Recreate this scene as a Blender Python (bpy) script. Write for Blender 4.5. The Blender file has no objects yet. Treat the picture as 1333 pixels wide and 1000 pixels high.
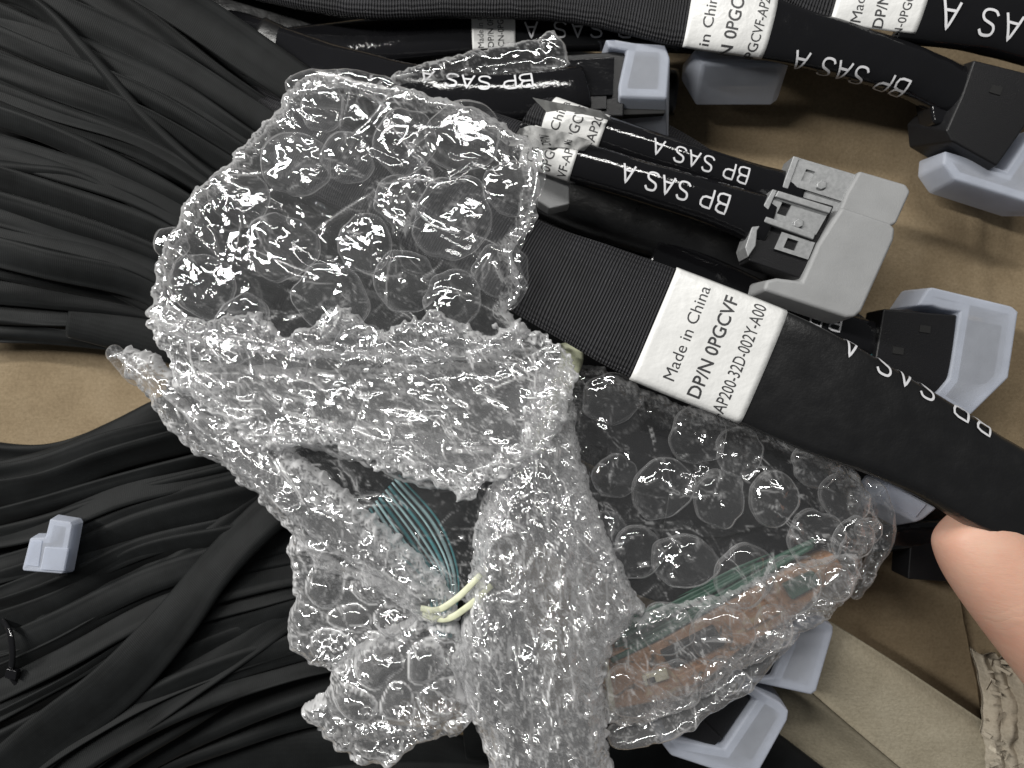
import bpy, bmesh, math, random
import numpy as np
from mathutils import Vector
R = math.radians
U = 0.00025                       # metres per unit (one unit = a quarter millimetre)
CZ = 1250.0                       # camera height above the box floor, in units
scene = bpy.context.scene

# ---------------------------------------------------------------- camera
cam_d = bpy.data.cameras.new('camera')
cam = bpy.data.objects.new('camera', cam_d)
scene.collection.objects.link(cam)
cam.location = (0, 0, CZ * U)
cam_d.sensor_width = 36
cam_d.lens = 36 * 1000 / 1333
cam_d.clip_start = 0.005
cam_d.clip_end = 20
cam_d.dof.use_dof = True
cam_d.dof.focus_distance = 0.247
cam_d.dof.aperture_fstop = 15
scene.camera = cam
# ---------------------------------------------------------------- room light
world = bpy.data.worlds.new('World')
scene.world = world
world.use_nodes = True
bgn = world.node_tree.nodes['Background']
bgn.inputs[0].default_value = (0.93, 0.97, 1.0, 1)
bgn.inputs[1].default_value = 0.07

def area(name, loc, target, sx, sy, power, col):
    d = bpy.data.lights.new(name, 'AREA')
    d.shape = 'RECTANGLE'; d.size = sx; d.size_y = sy; d.energy = power; d.color = col
    o = bpy.data.objects.new(name, d)
    scene.collection.objects.link(o)
    o.location = loc
    o.rotation_euler = (Vector(target) - Vector(loc)).to_track_quat('-Z', 'Y').to_euler()
    return o
area('ceiling_light', (-1.15, 0.45, 1.00), (0, 0, 0), 0.09, 1.0, 27, (1.0, 0.985, 0.95))
area('ceiling_light', (0.0, 0.85, 1.15), (0, 0, 0), 1.1, 0.09, 14.5, (1.0, 0.985, 0.95))
scene.view_settings.view_transform = 'Standard'
scene.view_settings.look = 'None'
scene.view_settings.gamma = 1
scene.view_settings.exposure = 0
cy = scene.cycles
scene.render.engine = 'CYCLES'
cy.use_denoising = True
cy.transparent_max_bounces = 40
cy.max_bounces = 8
cy.glossy_bounces = 3
cy.diffuse_bounces = 3
cy.transmission_bounces = 4
cy.caustics_reflective = False
cy.caustics_refractive = False
cy.sample_clamp_indirect = 4
cy.blur_glossy = 0.3

# ---------------------------------------------------------------- helpers
col = scene.collection
rng = np.random.RandomState(7)
random.seed(7)

def K(z): return (CZ - z) / 1000.0
def W(x, y, z):
    k = K(z)
    return np.array([(x - 666.5) * k, (500 - y) * k, z])

def tag(o, label=None, cat=None, group=None, kind=None):
    if label: o['label'] = label
    if cat: o['category'] = cat
    if group: o['group'] = group
    if kind: o['kind'] = kind
    return o

def thing(name, label, cat, at, group=None):
    o = bpy.data.objects.new(name, None)
    o.empty_display_size = 0.005
    col.objects.link(o)
    o.location = Vector(W(*at) * U)
    return tag(o, label, cat, group)

def root_of(o):
    v = Vector((0, 0, 0))
    while o is not None:
        v += o.location; o = o.parent
    return v

def mesh_obj(name, V, F, mat, parent=None, smooth=True, uv=None, label=None, crease=None):
    """V world coords in units; quads/tris F (list or int array)."""
    me = bpy.data.meshes.new(name)
    V = np.asarray(V, dtype=np.float64) * U
    off = root_of(parent) if parent is not None else Vector((0, 0, 0))
    own = Vector((0, 0, 0))
    if parent is None:
        own = Vector((V[:, 0].mean(), V[:, 1].mean(), V[:, 2].min()))
        off = own
    V = V - np.array(off)
    if isinstance(F, np.ndarray):
        n, k = F.shape
        me.vertices.add(len(V)); me.vertices.foreach_set('co', V.ravel())
        me.loops.add(n * k); me.loops.foreach_set('vertex_index', F.astype(np.int32).ravel())
        me.polygons.add(n)
        me.polygons.foreach_set('loop_start', np.arange(0, n * k, k, dtype=np.int32))
        me.update(calc_edges=True); me.validate()
    else:
        me.from_pydata(V.tolist(), [], [list(f) for f in F]); me.update()
    if smooth: me.polygons.foreach_set('use_smooth', np.ones(len(me.polygons), dtype=bool))
    if uv is not None:
        ul = me.uv_layers.new(name='UVMap')
        li = np.empty(len(me.loops), dtype=np.int32); me.loops.foreach_get('vertex_index', li)
        ul.data.foreach_set('uv', np.asarray(uv)[li].astype(np.float32).ravel())
    if crease is not None:
        at = me.attributes.new('crease', 'FLOAT', 'POINT'); at.data.foreach_set('value', np.asarray(crease, np.float32).ravel())
    if mat is not None: me.materials.append(mat)
    o = bpy.data.objects.new(name, me)
    col.objects.link(o)
    if parent is not None: o.parent = parent
    else: o.location = own
    if label: o['label'] = label
    return o

# ---- noise in numpy
def _hash(ix, iy, seed):
    n = (ix.astype(np.int64) * 374761393 + iy.astype(np.int64) * 668265263 + seed * 982451653) & 0xffffffff
    n = ((n ^ (n >> 13)) * 1274126177) & 0xffffffff
    n = ((n ^ (n >> 16)) * 2246822519) & 0xffffffff
    return ((n ^ (n >> 15)) & 0xffffff) / float(0xffffff)
def vnoise(x, y, seed=0):
    ix, iy = np.floor(x), np.floor(y)
    fx, fy = x - ix, y - iy
    fx = fx * fx * fx * (fx * (fx * 6 - 15) + 10); fy = fy * fy * fy * (fy * (fy * 6 - 15) + 10)
    a = _hash(ix, iy, seed); b = _hash(ix + 1, iy, seed); c = _hash(ix, iy + 1, seed); d = _hash(ix + 1, iy + 1, seed)
    return (a * (1 - fx) + b * fx) * (1 - fy) + (c * (1 - fx) + d * fx) * fy - 0.5
def fbm(x, y, seed=0, oct=3):
    s, a = 0, 1.0
    for i in range(oct):
        s = s + a * vnoise(x * 2 ** i, y * 2 ** i, seed + i * 17); a *= 0.5
    return s
def worley(x, y, seed=0):
    ix, iy = np.floor(x), np.floor(y)
    f1 = np.full(x.shape, 9.0); f2 = np.full(x.shape, 9.0)
    for dx in (-1, 0, 1):
        for dy in (-1, 0, 1):
            cx, cyy = ix + dx, iy + dy
            px = cx + _hash(cx, cyy, seed); py = cyy + _hash(cx, cyy, seed + 5)
            d = np.hypot(px - x, py - y)
            f2 = np.where(d < f1, f1, np.minimum(f2, d)); f1 = np.minimum(f1, d)
    return f1, f2
def tri(t):
    t = t - np.floor(t); return np.abs(t * 2 - 1)
def crumple(x, y, sc, seed, n=5, aniso=None):
    """creased film relief, unit amplitude about sc"""
    r = np.random.RandomState(seed)
    h = np.zeros_like(x)
    for i in range(n):
        th = r.rand() * math.pi if aniso is None else aniso + r.randn() * 0.35 + math.pi / 2
        p = sc * (0.5 + 1.3 * r.rand())
        wx = x + sc * 0.9 * fbm(x / sc / 1.6, y / sc / 1.6, seed * 3 + i * 7)
        wy = y + sc * 0.9 * fbm(x / sc / 1.6, y / sc / 1.6, seed * 5 + i * 11 + 3)
        am = 0.35 + 1.3 * np.clip(0.5 + vnoise(x / sc / 1.3, y / sc / 1.3, seed + 77 + i), 0, 1)
        h += am * p * 0.26 * tri((wx * math.cos(th) + wy * math.sin(th)) / p + r.rand())
    f1, f2 = worley(x / sc * 1.1, y / sc * 1.1, seed + 9)
    h += sc * 0.32 * f1
    g1, g2 = worley(x / sc * 2.7, y / sc * 2.7, seed + 19)
    h += sc * 0.13 * np.minimum(g2 - g1, 0.5)
    return h

def creases(X, Y, seed, n, amp=3.0, lo=14, hi=90, aniso=None, spread=.5):
    """sharp thin folds: short bent ridges and valleys with a cusp along their spine"""
    r = np.random.RandomState(seed)
    h = np.zeros(X.shape)
    x0, x1, y0, y1 = X.min(), X.max(), Y.min(), Y.max()
    for i in range(n):
        L = lo + (hi - lo) * r.rand() ** 2.2
        cx, cy_ = x0 + (x1 - x0) * r.rand(), y0 + (y1 - y0) * r.rand()
        th = r.rand() * math.pi if (aniso is None or r.rand() < .3) else aniso + r.randn() * spread
        w = 1.6 + L * (.05 + .07 * r.rand()); a = amp * (.35 + r.rand()) * (w / 5) ** .6 * (1 if r.rand() < .6 else -1)
        kk = r.randn() * .35 / L
        R0 = L * .5 + 4 * w
        m = (np.abs(X - cx) < R0) & (np.abs(Y - cy_) < R0)
        if not m.any(): continue
        dx, dy = X[m] - cx, Y[m] - cy_
        u = dx * math.cos(th) + dy * math.sin(th); v = -dx * math.sin(th) + dy * math.cos(th) - kk * u * u
        env = np.clip(1 - (2 * u / L) ** 2, 0, 1)
        side = np.where(v > 0, 1.0, .45 + .4 * r.rand())
        h[m] += a * env * np.exp(-np.sqrt(v * v + .35) / (w * side))
    return h

def bend(Z, gx, gy, lo=80, hi=98.8, m=None):
    """how sharply the film is folded at each grid point (0..1): polythene whitens where it is creased"""
    a = np.zeros_like(Z); b = np.zeros_like(Z)
    a[1:-1] = (Z[2:] + Z[:-2] - 2 * Z[1:-1]) / gx; b[:, 1:-1] = (Z[:, 2:] + Z[:, :-2] - 2 * Z[:, 1:-1]) / gy
    k = np.hypot(a, b); p, q = np.percentile(k if m is None else k[m], [lo, hi])
    return np.clip((k - p) / (q - p + 1e-9), 0, 1)

def facets(X, Y, cell, amp, seed, ang=0.0, stretch=1.0):
    """piecewise flat panes with random tilt meeting in straight creases, as in crushed film"""
    r = np.random.RandomState(seed)
    c, q = math.cos(ang), math.sin(ang)
    u = (X * c + Y * q) / stretch; v = -X * q + Y * c
    res = max(1.0, cell / 14.0)
    u0, v0 = u.min() - cell, v.min() - cell
    nx = int((u.max() - u0) / cell) + 3; ny = int((v.max() - v0) / cell) + 3
    gx = (np.arange(nx)[:, None] + r.uniform(-.42, .42, (nx, ny))) * cell; gy = (np.arange(ny)[None] + r.uniform(-.42, .42, (nx, ny))) * cell
    gz = r.randn(nx, ny) * amp
    W_, H_ = int(nx * cell / res) + 2, int(ny * cell / res) + 2
    R_ = np.zeros((W_, H_))
    for i in range(nx - 1):
        for j in range(ny - 1):
            A, B, C_, D_ = [(gx[a, b], gy[a, b], gz[a, b]) for a, b in ((i, j), (i + 1, j), (i + 1, j + 1), (i, j + 1))]
            tt = ((A, B, C_), (A, C_, D_)) if r.rand() < .5 else ((A, B, D_), (B, C_, D_))
            for p0, p1, p2 in tt:
                xa, xb = int(max(0, min(p0[0], p1[0], p2[0]) / res)), int(min(W_ - 1, max(p0[0], p1[0], p2[0]) / res + 1))
                ya, yb = int(max(0, min(p0[1], p1[1], p2[1]) / res)), int(min(H_ - 1, max(p0[1], p1[1], p2[1]) / res + 1))
                if xb <= xa or yb <= ya: continue
                xx = np.arange(xa, xb + 1)[:, None] * res; yy = np.arange(ya, yb + 1)[None] * res
                det = (p1[1] - p2[1]) * (p0[0] - p2[0]) + (p2[0] - p1[0]) * (p0[1] - p2[1])
                if abs(det) < 1e-6: continue
                l0 = ((p1[1] - p2[1]) * (xx - p2[0]) + (p2[0] - p1[0]) * (yy - p2[1])) / det
                l1 = ((p2[1] - p0[1]) * (xx - p2[0]) + (p0[0] - p2[0]) * (yy - p2[1])) / det
                l2 = 1 - l0 - l1
                m = (l0 >= -.01) & (l1 >= -.01) & (l2 >= -.01)
                Zt = l0 * p0[2] + l1 * p1[2] + l2 * p2[2]
                sub = R_[xa:xb + 1, ya:yb + 1]; sub[m] = Zt[m]
    fu = np.clip((u - u0) / res, 0, W_ - 1.01); fv = np.clip((v - v0) / res, 0, H_ - 1.01)
    iu, iv = fu.astype(int), fv.astype(int); a, b = fu - iu, fv - iv
    return R_[iu, iv] * (1 - a) * (1 - b) + R_[iu + 1, iv] * a * (1 - b) + R_[iu, iv + 1] * (1 - a) * b + R_[iu + 1, iv + 1] * a * b

def warp(X, Y, sc, am, seed):
    return X + am * fbm(X / sc, Y / sc, seed, 2), Y + am * fbm(X / sc, Y / sc, seed + 41, 2)

def panes(X, Y, sc, seed, ang=None, k=1.0, fine=1.0):
    an = ang if ang is not None else .4
    st = 2.6 if ang is not None else 1.5
    A, B = warp(X, Y, sc * 1.5, sc * .5, seed)
    return k * (facets(A, B, sc, sc * .085, seed, an, st) + facets(A, B, sc * .42, sc * .030 * fine, seed + 1, an + .5, 1.6) + facets(A, B, sc * .2, sc * .010 * fine, seed + 2, an - .6, 1.4))

# ---- swept cables, sleeves, tubes
def catmull(P, n):
    P = np.asarray(P, float)
    Q = np.vstack([2 * P[0] - P[1], P, 2 * P[-1] - P[-2]])
    out = []
    m = len(P) - 1
    per = max(2, int(math.ceil(n / m)))
    for i in range(m):
        p0, p1, p2, p3 = Q[i], Q[i + 1], Q[i + 2], Q[i + 3]
        t = np.linspace(0, 1, per, endpoint=False)[:, None]
        out.append(0.5 * ((2 * p1) + (-p0 + p2) * t + (2 * p0 - 5 * p1 + 4 * p2 - p3) * t ** 2 + (-p0 + 3 * p1 - 3 * p2 + p3) * t ** 3))
    out.append(P[-1][None]); return np.vstack(out)

class Sweep:
    """ctrl rows: x, y (photo plane), z height, half width, half thickness, roll degrees"""
    def __init__(s, ctrl, n=60, e=1.0):
        rows = []
        for c in ctrl:
            c = list(c) + [0] * (6 - len(c))
            k = K(c[2]); w = W(c[0], c[1], c[2])
            rows.append([w[0], w[1], w[2], c[3] * k, c[4] * k, c[5]])
        A = catmull(rows, n)
        s.C = A[:, :3]; s.hw = np.maximum(A[:, 3], .3); s.ht = np.maximum(A[:, 4], .3); s.roll = np.radians(A[:, 5]); s.e = e
        T = np.gradient(s.C, axis=0); T /= np.linalg.norm(T, axis=1)[:, None]
        L = np.cross(T, [0, 0, 1.0]); L /= np.linalg.norm(L, axis=1)[:, None]
        N = np.cross(L, T)
        c, q = np.cos(s.roll)[:, None], np.sin(s.roll)[:, None]
        s.L = L * c + N * q; s.N = -L * q + N * c; s.T = T
        s.len = np.concatenate([[0], np.cumsum(np.linalg.norm(np.diff(s.C, axis=0), axis=1))])
    def _i(s, A, d):
        if A.ndim == 1: return np.interp(d, s.len, A)
        return np.stack([np.interp(d, s.len, A[:, j]) for j in range(A.shape[1])], -1)
    def pt(s, d, a, off=0.0):
        d = np.asarray(d, float); a = np.asarray(a, float)
        C, L, N = s._i(s.C, d), s._i(s.L, d), s._i(s.N, d)
        hw, ht = s._i(s.hw, d), s._i(s.ht, d)
        ca, sa = np.cos(a), np.sin(a)
        cx = np.sign(ca) * np.abs(ca) ** s.e; sy = np.sign(sa) * np.abs(sa) ** s.e
        nx = np.sign(ca) * np.abs(ca) ** (2 - s.e) / np.maximum(hw, .1); ny = np.sign(sa) * np.abs(sa) ** (2 - s.e) / np.maximum(ht, .1)
        nn = np.sqrt(nx * nx + ny * ny) + 1e-9
        u = hw * cx + off * nx / nn; v = ht * sy + off * ny / nn
        return C + L * u[..., None] + N * v[..., None]
    def ang(s, d, lat):
        """angle whose surface point lies lat units (along the skin) from the top line; + is the side of L"""
        hw = float(np.mean(s._i(s.hw, np.atleast_1d(np.mean(d))))); ht = float(np.mean(s._i(s.ht, np.atleast_1d(np.mean(d)))))
        a = np.linspace(math.pi / 2, -math.pi / 2, 400)
        ca, sa = np.cos(a), np.sin(a)
        X = hw * np.abs(ca) ** s.e * np.sign(ca); Y = ht * np.abs(sa) ** s.e * np.sign(sa)
        l = np.concatenate([[0], np.cumsum(np.hypot(np.diff(X), np.diff(Y)))])
        lat = np.asarray(lat, float)
        aa = np.interp(np.abs(lat), l, a)
        return np.where(lat >= 0, aa, math.pi - aa)
    def skin(s, d, lat, off=0.4):
        return s.pt(d, s.ang(d, lat), off)
    def mesh(s, d0=None, d1=None, nr=20, step=None, grow=0.0, disp=None, caps=True, round_end=0.0):
        d0 = 0 if d0 is None else d0; d1 = s.len[-1] if d1 is None else d1
        n = len(s.C) if step is None else max(2, int((d1 - d0) / step))
        d = np.linspace(d0, d1, n)
        a = np.linspace(0, 2 * math.pi, nr, endpoint=False)
        D, A = np.meshgrid(d, a, indexing='ij')
        P = s.pt(D, A, grow)
        if disp is not None:
            o = disp(D, A, P)
            hw = s._i(s.hw, D)
            rad = P - s._i(s.C, D); rad /= (np.linalg.norm(rad, axis=-1)[..., None] + 1e-6)
            P = P + rad * o[..., None]
        if round_end:
            C = s._i(s.C, D)
            e = np.minimum((D - d0), (d1 - D)) / round_end
            f = np.sqrt(np.clip(1 - (1 - np.clip(e, 0, 1)) ** 2, 0.0, 1))
            P = C + (P - C) * np.maximum(f, .04)[..., None]
        V = P.reshape(-1, 3)
        i = np.arange(n - 1)[:, None] * nr; j = np.arange(nr)[None]; j2 = (j + 1) % nr
        F = np.stack([i + j, i + j2, i + nr + j2, i + nr + j], -1).reshape(-1, 4)[:, ::-1]
        ring = 2 * (s._i(s.hw, D) + s._i(s.ht, D))
        uv = np.stack([D, A / (2 * math.pi) * np.mean(ring)], -1).reshape(-1, 2)
        if caps:
            V = np.vstack([V, P[0].mean(0), P[-1].mean(0)])
            uv = np.vstack([uv, uv[0], uv[-1]])
            c0, c1 = n * nr, n * nr + 1
            jj = np.arange(nr); j2 = (jj + 1) % nr
            T1 = np.stack([jj, j2, np.full(nr, c0), np.full(nr, c0)], -1)
            b = (n - 1) * nr
            T2 = np.stack([b + j2, b + jj, np.full(nr, c1), np.full(nr, c1)], -1)
            F = [tuple(f) for f in F.tolist()] + [tuple(f[:3]) for f in T1.tolist()] + [tuple(f[:3]) for f in T2.tolist()]
        return V, F, uv

def sweep_obj(name, sw, mat, parent=None, label=None, **kw):
    V, F, uv = sw.mesh(**kw)
    return mesh_obj(name, V, F, mat, parent, True, uv, label)

# ---- writing
def text_poly(txt, w=None, h=None, bold=0.0, cut=2.2):
    c = bpy.data.curves.new('t', 'FONT'); c.body = txt; c.size = 1; c.offset = bold; c.resolution_u = 3
    o = bpy.data.objects.new('t', c); col.objects.link(o)
    dg = bpy.context.evaluated_depsgraph_get()
    me = bpy.data.meshes.new_from_object(o.evaluated_get(dg))
    bpy.data.objects.remove(o); bpy.data.curves.remove(c)
    bm = bmesh.new(); bm.from_mesh(me); bpy.data.meshes.remove(me)
    xs = [v.co.x for v in bm.verts]; ys = [v.co.y for v in bm.verts]
    x0, x1 = min(xs), max(xs)
    cap = 0.70
    sx = w / (x1 - x0); sy = h / cap
    for v in bm.verts: v.co.x = (v.co.x - x0) * sx; v.co.y = v.co.y * sy
    for _ in range(2):
        E = [e for e in bm.edges if e.calc_length() > cut * 1.8]
        if not E: break
        bmesh.ops.subdivide_edges(bm, edges=E, cuts=1)
    bmesh.ops.triangulate(bm, faces=bm.faces[:])
    V = np.array([v.co[:] for v in bm.verts]); F = [[v.index for v in f.verts] for f in bm.faces]
    bm.free()
    return V, F

GL = {
 'B': [[(0, 0), (0, 1), (.36, 1), (.53, .93), (.56, .77), (.50, .60), (.36, .54), (.0, .54)], [(.36, .54), (.56, .47), (.62, .27), (.56, .08), (.38, 0), (0, 0)]],
 'P': [[(0, 0), (0, 1), (.38, 1), (.56, .92), (.60, .72), (.54, .53), (.38, .45), (0, .45)]],
 'S': [[(.58, .84), (.48, .97), (.30, 1.0), (.10, .95), (.03, .78), (.10, .60), (.30, .51), (.50, .42), (.58, .24), (.50, .06), (.30, 0), (.10, .04), (0, .17)]],
 'A': [[(0, 0), (.32, 1), (.64, 0)], [(.11, .32), (.53, .32)]],
}
def stroke_text(txt, h, w, adv, lw):
    """single line lettering; returns verts (x, y, lift) and faces"""
    V, F = [], []
    x = 0
    for ch in txt:
        if ch == ' ': x += adv * 0.55; continue
        for k, pl in enumerate(GL[ch]):
            p = np.array(pl, float) * [w / .6, h]
            if ch == 'S': p = catmull(p, 40)
            q = [p[0]]
            for a, b in zip(p[:-1], p[1:]):
                m = max(1, int(np.linalg.norm(b - a) / (h * .12)))
                for i in range(1, m + 1): q.append(a + (b - a) * i / m)
            q = np.array(q)
            t = np.gradient(q, axis=0); t /= np.linalg.norm(t, axis=1)[:, None] + 1e-9
            nrm = np.stack([-t[:, 1], t[:, 0]], -1)
            b0 = len(V)
            q2 = q.copy(); q2[0] -= t[0] * lw * .3; q2[-1] += t[-1] * lw * .3
            for a, b in zip(q2, nrm):
                for sgn in (-.5, .5):
                    V.append((x + a[0] + b[0] * lw * sgn, a[1] + b[1] * lw * sgn, k * 0.25))
            for i in range(len(q) - 1):
                F.append((b0 + 2 * i, b0 + 2 * i + 1, b0 + 2 * i + 3, b0 + 2 * i + 2))
        x += adv
    return np.array(V), F

def print_on(sw, txt, d_b, lat, h, w, adv, lw, parent, mat, name='printed_text', off=0.55):
    """upside-down lettering running back along the tube; d_b is where the B starts"""
    V, F = stroke_text(txt, h, w, adv, lw)
    d = d_b - V[:, 0]; la = lat + (V[:, 1] - h / 2)
    P = sw.skin(d, la, off) + np.array([0, 0, 1]) * V[:, 2:3] * .6
    return mesh_obj(name, P, F, mat, parent, smooth=False)

def label_on(sw, d0, d1, l0, l1, mat, parent, skew=0.0, off=0.9, wob=0.5, seed=1, nd=20, nl=36, name='label'):
    """paper sticker wrapped over the skin of a sweep"""
    d = np.linspace(d0, d1, nd); l = np.linspace(l0, l1, nl)
    D, La = np.meshgrid(d, l, indexing='ij')
    D2 = D + skew * (La / max(abs(l1), abs(l0)))
    wv = wob * fbm(D / 40, La / 40, seed, 2)
    P = sw.skin(D2, La, off) + np.array([0, 0, 1.0]) * wv[..., None]
    Q = sw.skin(D2, La, off - .45) + np.array([0, 0, 1.0]) * wv[..., None]
    V = np.vstack([P.reshape(-1, 3), Q.reshape(-1, 3)])
    n = nd * nl; F = []
    for i in range(nd - 1):
        for j in range(nl - 1):
            a, b, c, e = i * nl + j, (i + 1) * nl + j, (i + 1) * nl + j + 1, i * nl + j + 1
            F.append((a, e, c, b)); F.append((n + a, n + b, n + c, n + e))
    rim = [i * nl for i in range(nd)] + [(nd - 1) * nl + j for j in range(1, nl)] + [i * nl + nl - 1 for i in range(nd - 2, -1, -1)] + [j for j in range(nl - 2, 0, -1)]
    for a, b in zip(rim, rim[1:] + rim[:1]): F.append((a, b, n + b, n + a))
    o = mesh_obj(name, V, F, mat, parent)
    return o, (lambda dd, ll, up: sw.skin(dd + skew * (ll / max(abs(l1), abs(l0))), ll, off + up) + np.array([0, 0, 1.0]) * (wob * fbm(np.asarray(dd) / 40, np.asarray(ll) / 40, seed, 2))[..., None])

def label_text(fn, d, lat_end, txt, w, h, bold, mat, parent, at_end=False):
    if 'M' in txt: bold = 0.0
    """text running from +lat to -lat; d is the centre line of the letters"""
    V, F = text_poly(txt, w, h, bold)
    lat = (lat_end + w - V[:, 0]) if at_end else (lat_end - V[:, 0])
    dd = d - (V[:, 1] - h / 2)
    return mesh_obj('printed_text', fn(dd, lat, .3), F, mat, parent, smooth=False)

LINES = (("Made in China", 129, 15.5, .004), ("DP/N 0PGCVF", 138, 17.5, .014), ("CN-0PGCVF-AP200-32D-002Y-A00", 240, 16.5, .004))
def standard_label(sw, d0, L, half, parent, scale=1.0, shift=0.0, skew=0, seed=1, wob=.6):
    lab, fn = label_on(sw, d0, d0 + L, -half, half, M['label'], parent, skew=skew, seed=seed, wob=wob, off=2.4)
    for (t, w, h, b), f in zip(LINES, (.285, .53, .775)):
        w *= scale; h *= scale
        if t.startswith('CN'): label_text(fn, d0 + L * f, -78 * scale + shift + 6, t, w, h, b, M['ink'], lab, at_end=True)
        else: label_text(fn, d0 + L * f, -72 * scale + shift + 4, t, w, h, b, M['ink'], lab, at_end=True)
    return lab

# ---- hard shapes
def loft(name, levels, mat, parent=None, bevel=1.0, label=None, smooth=False, tilt=(0, 0), ref=None):
    """levels: [(poly in photo plane, z), ...] bottom to top, same vertex count; lies level unless tilted"""
    V, F = [], []
    n = len(levels[0][0])
    kz = K(levels[-1][1])
    cx = np.mean([p[0] for p in levels[0][0]]); cyy = np.mean([p[1] for p in levels[0][0]])
    ar = 0
    P0 = levels[0][0]
    for i in range(n): ar += P0[i][0] * -P0[(i + 1) % n][1] - P0[(i + 1) % n][0] * -P0[i][1]
    rev = ar < 0
    for poly, z in levels:
        poly = poly[::-1] if rev else poly
        for x, y in poly:
            V.append(((x - 666.5) * kz, (500 - y) * kz, z + tilt[0] * (x - cx) + tilt[1] * (y - cyy)))
    m = len(levels)
    F.append(tuple(range(n))[::-1]); F.append(tuple((m - 1) * n + i for i in range(n)))
    for l in range(m - 1):
        for i in range(n):
            j = (i + 1) % n
            F.append((l * n + i, l * n + j, (l + 1) * n + j, (l + 1) * n + i))
    o = mesh_obj(name, V, F, mat, parent, smooth, label=label)
    if bevel:
        b = o.modifiers.new('bevel', 'BEVEL'); b.width = bevel * 1.4 * U; b.segments = 4; b.limit_method = 'ANGLE'; b.angle_limit = R(25)
        b.harden_normals = False
        if name in ('dust_cap', 'cap_shell') and mat == M['cap']:
            cap_walls(levels[-1][0], levels[0][1] + 2, levels[-1][1] - 2.5, o, 11 if name == 'dust_cap' else 7)
        o.data.polygons.foreach_set('use_smooth', np.ones(len(o.data.polygons), dtype=bool))
        w = o.modifiers.new('normals', 'WEIGHTED_NORMAL'); w.keep_sharp = True
    return o

def inset(poly, d):
    """polygon moved inwards by d, mitred"""
    n = len(poly); ar = sum(poly[i][0] * poly[(i + 1) % n][1] - poly[(i + 1) % n][0] * poly[i][1] for i in range(n))
    sg = 1 if ar > 0 else -1; out = []
    for i in range(n):
        p0, p1, p2 = (np.array(poly[(i + k) % n], float) for k in (-1, 0, 1))
        a = (p1 - p0) / (np.linalg.norm(p1 - p0) + 1e-9); b = (p2 - p1) / (np.linalg.norm(p2 - p1) + 1e-9)
        n1 = np.array([-a[1], a[0]]) * sg; n2 = np.array([-b[1], b[0]]) * sg
        m = n1 + n2; l = np.dot(m, m) / 2
        out.append(tuple(p1 + m * d / max(l, .55)))
    return out
def cap_walls(poly, z0, z1, parent, th=10, name='wall'):
    o_, i_ = inset(poly, 1.2), inset(poly, th); n = len(poly); kz = K(z1); V, F = [], []
    for P, z in ((o_, z0), (o_, z1), (i_, z1), (i_, z0)):
        for x, y in P: V.append(((x - 666.5) * kz, (500 - y) * kz, z))
    for l in range(4):
        for i in range(n):
            j = (i + 1) % n; F.append((l * n + i, l * n + j, ((l + 1) % 4) * n + j, ((l + 1) % 4) * n + i))
    return mesh_obj(name, V, F, M['cap_wall'], parent, smooth=False)

def prism(name, poly, z0, z1, mat, parent=None, **kw):
    return loft(name, [(poly, z0), (poly, z1)], mat, parent, **kw)

def holed_plate(name, quad, z, depth, holes, mat, parent, hole_mat=None, th=2.0):
    """thin metal plate on a quad (4 photo-plane corners) with rectangular openings given in 0..1 plate coordinates"""
    q = [np.array(W(x, y, z)) for x, y in quad]
    def at(u, v, dz=0): 
        p = (q[0] * (1 - u) + q[1] * u) * (1 - v) + (q[3] * (1 - u) + q[2] * u) * v
        return p + np.array([0, 0, dz])
    us = sorted({0, 1} | {h[0] for h in holes} | {h[2] for h in holes}); vs = sorted({0, 1} | {h[1] for h in holes} | {h[3] for h in holes})
    V, F = [], []
    def quadf(a, b, c, d):
        k = len(V); V.extend([a, b, c, d]); F.append((k, k + 1, k + 2, k + 3))
    for i in range(len(us) - 1):
        for j in range(len(vs) - 1):
            um, vm = (us[i] + us[i + 1]) / 2, (vs[j] + vs[j + 1]) / 2
            if any(h[0] < um < h[2] and h[1] < vm < h[3] for h in holes): continue
            a, b, c, d = us[i], us[i + 1], vs[j], vs[j + 1]
            quadf(at(a, c), at(b, c), at(b, d), at(a, d))
    rings = [(0, 0, 1, 1, 1)] + [tuple(h) + (-1,) for h in holes]
    for a, c, b, d, s in rings:
        P = [(a, c), (b, c), (b, d), (a, d)]
        dz = -th if s > 0 else -depth
        for m in range(4):
            p, r = P[m], P[(m + 1) % 4]
            quadf(at(*p), at(*r), at(*r, dz), at(*p, dz))
    o = mesh_obj(name, V, F, mat, parent, smooth=False)
    for a, c, b, d in holes:
        P = [at(a, c, -depth), at(b, c, -depth), at(b, d, -depth), at(a, d, -depth)]
        mesh_obj('slot_floor', P, [(0, 1, 2, 3)], hole_mat or M['deep_black'], o, smooth=False)
    return o

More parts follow.
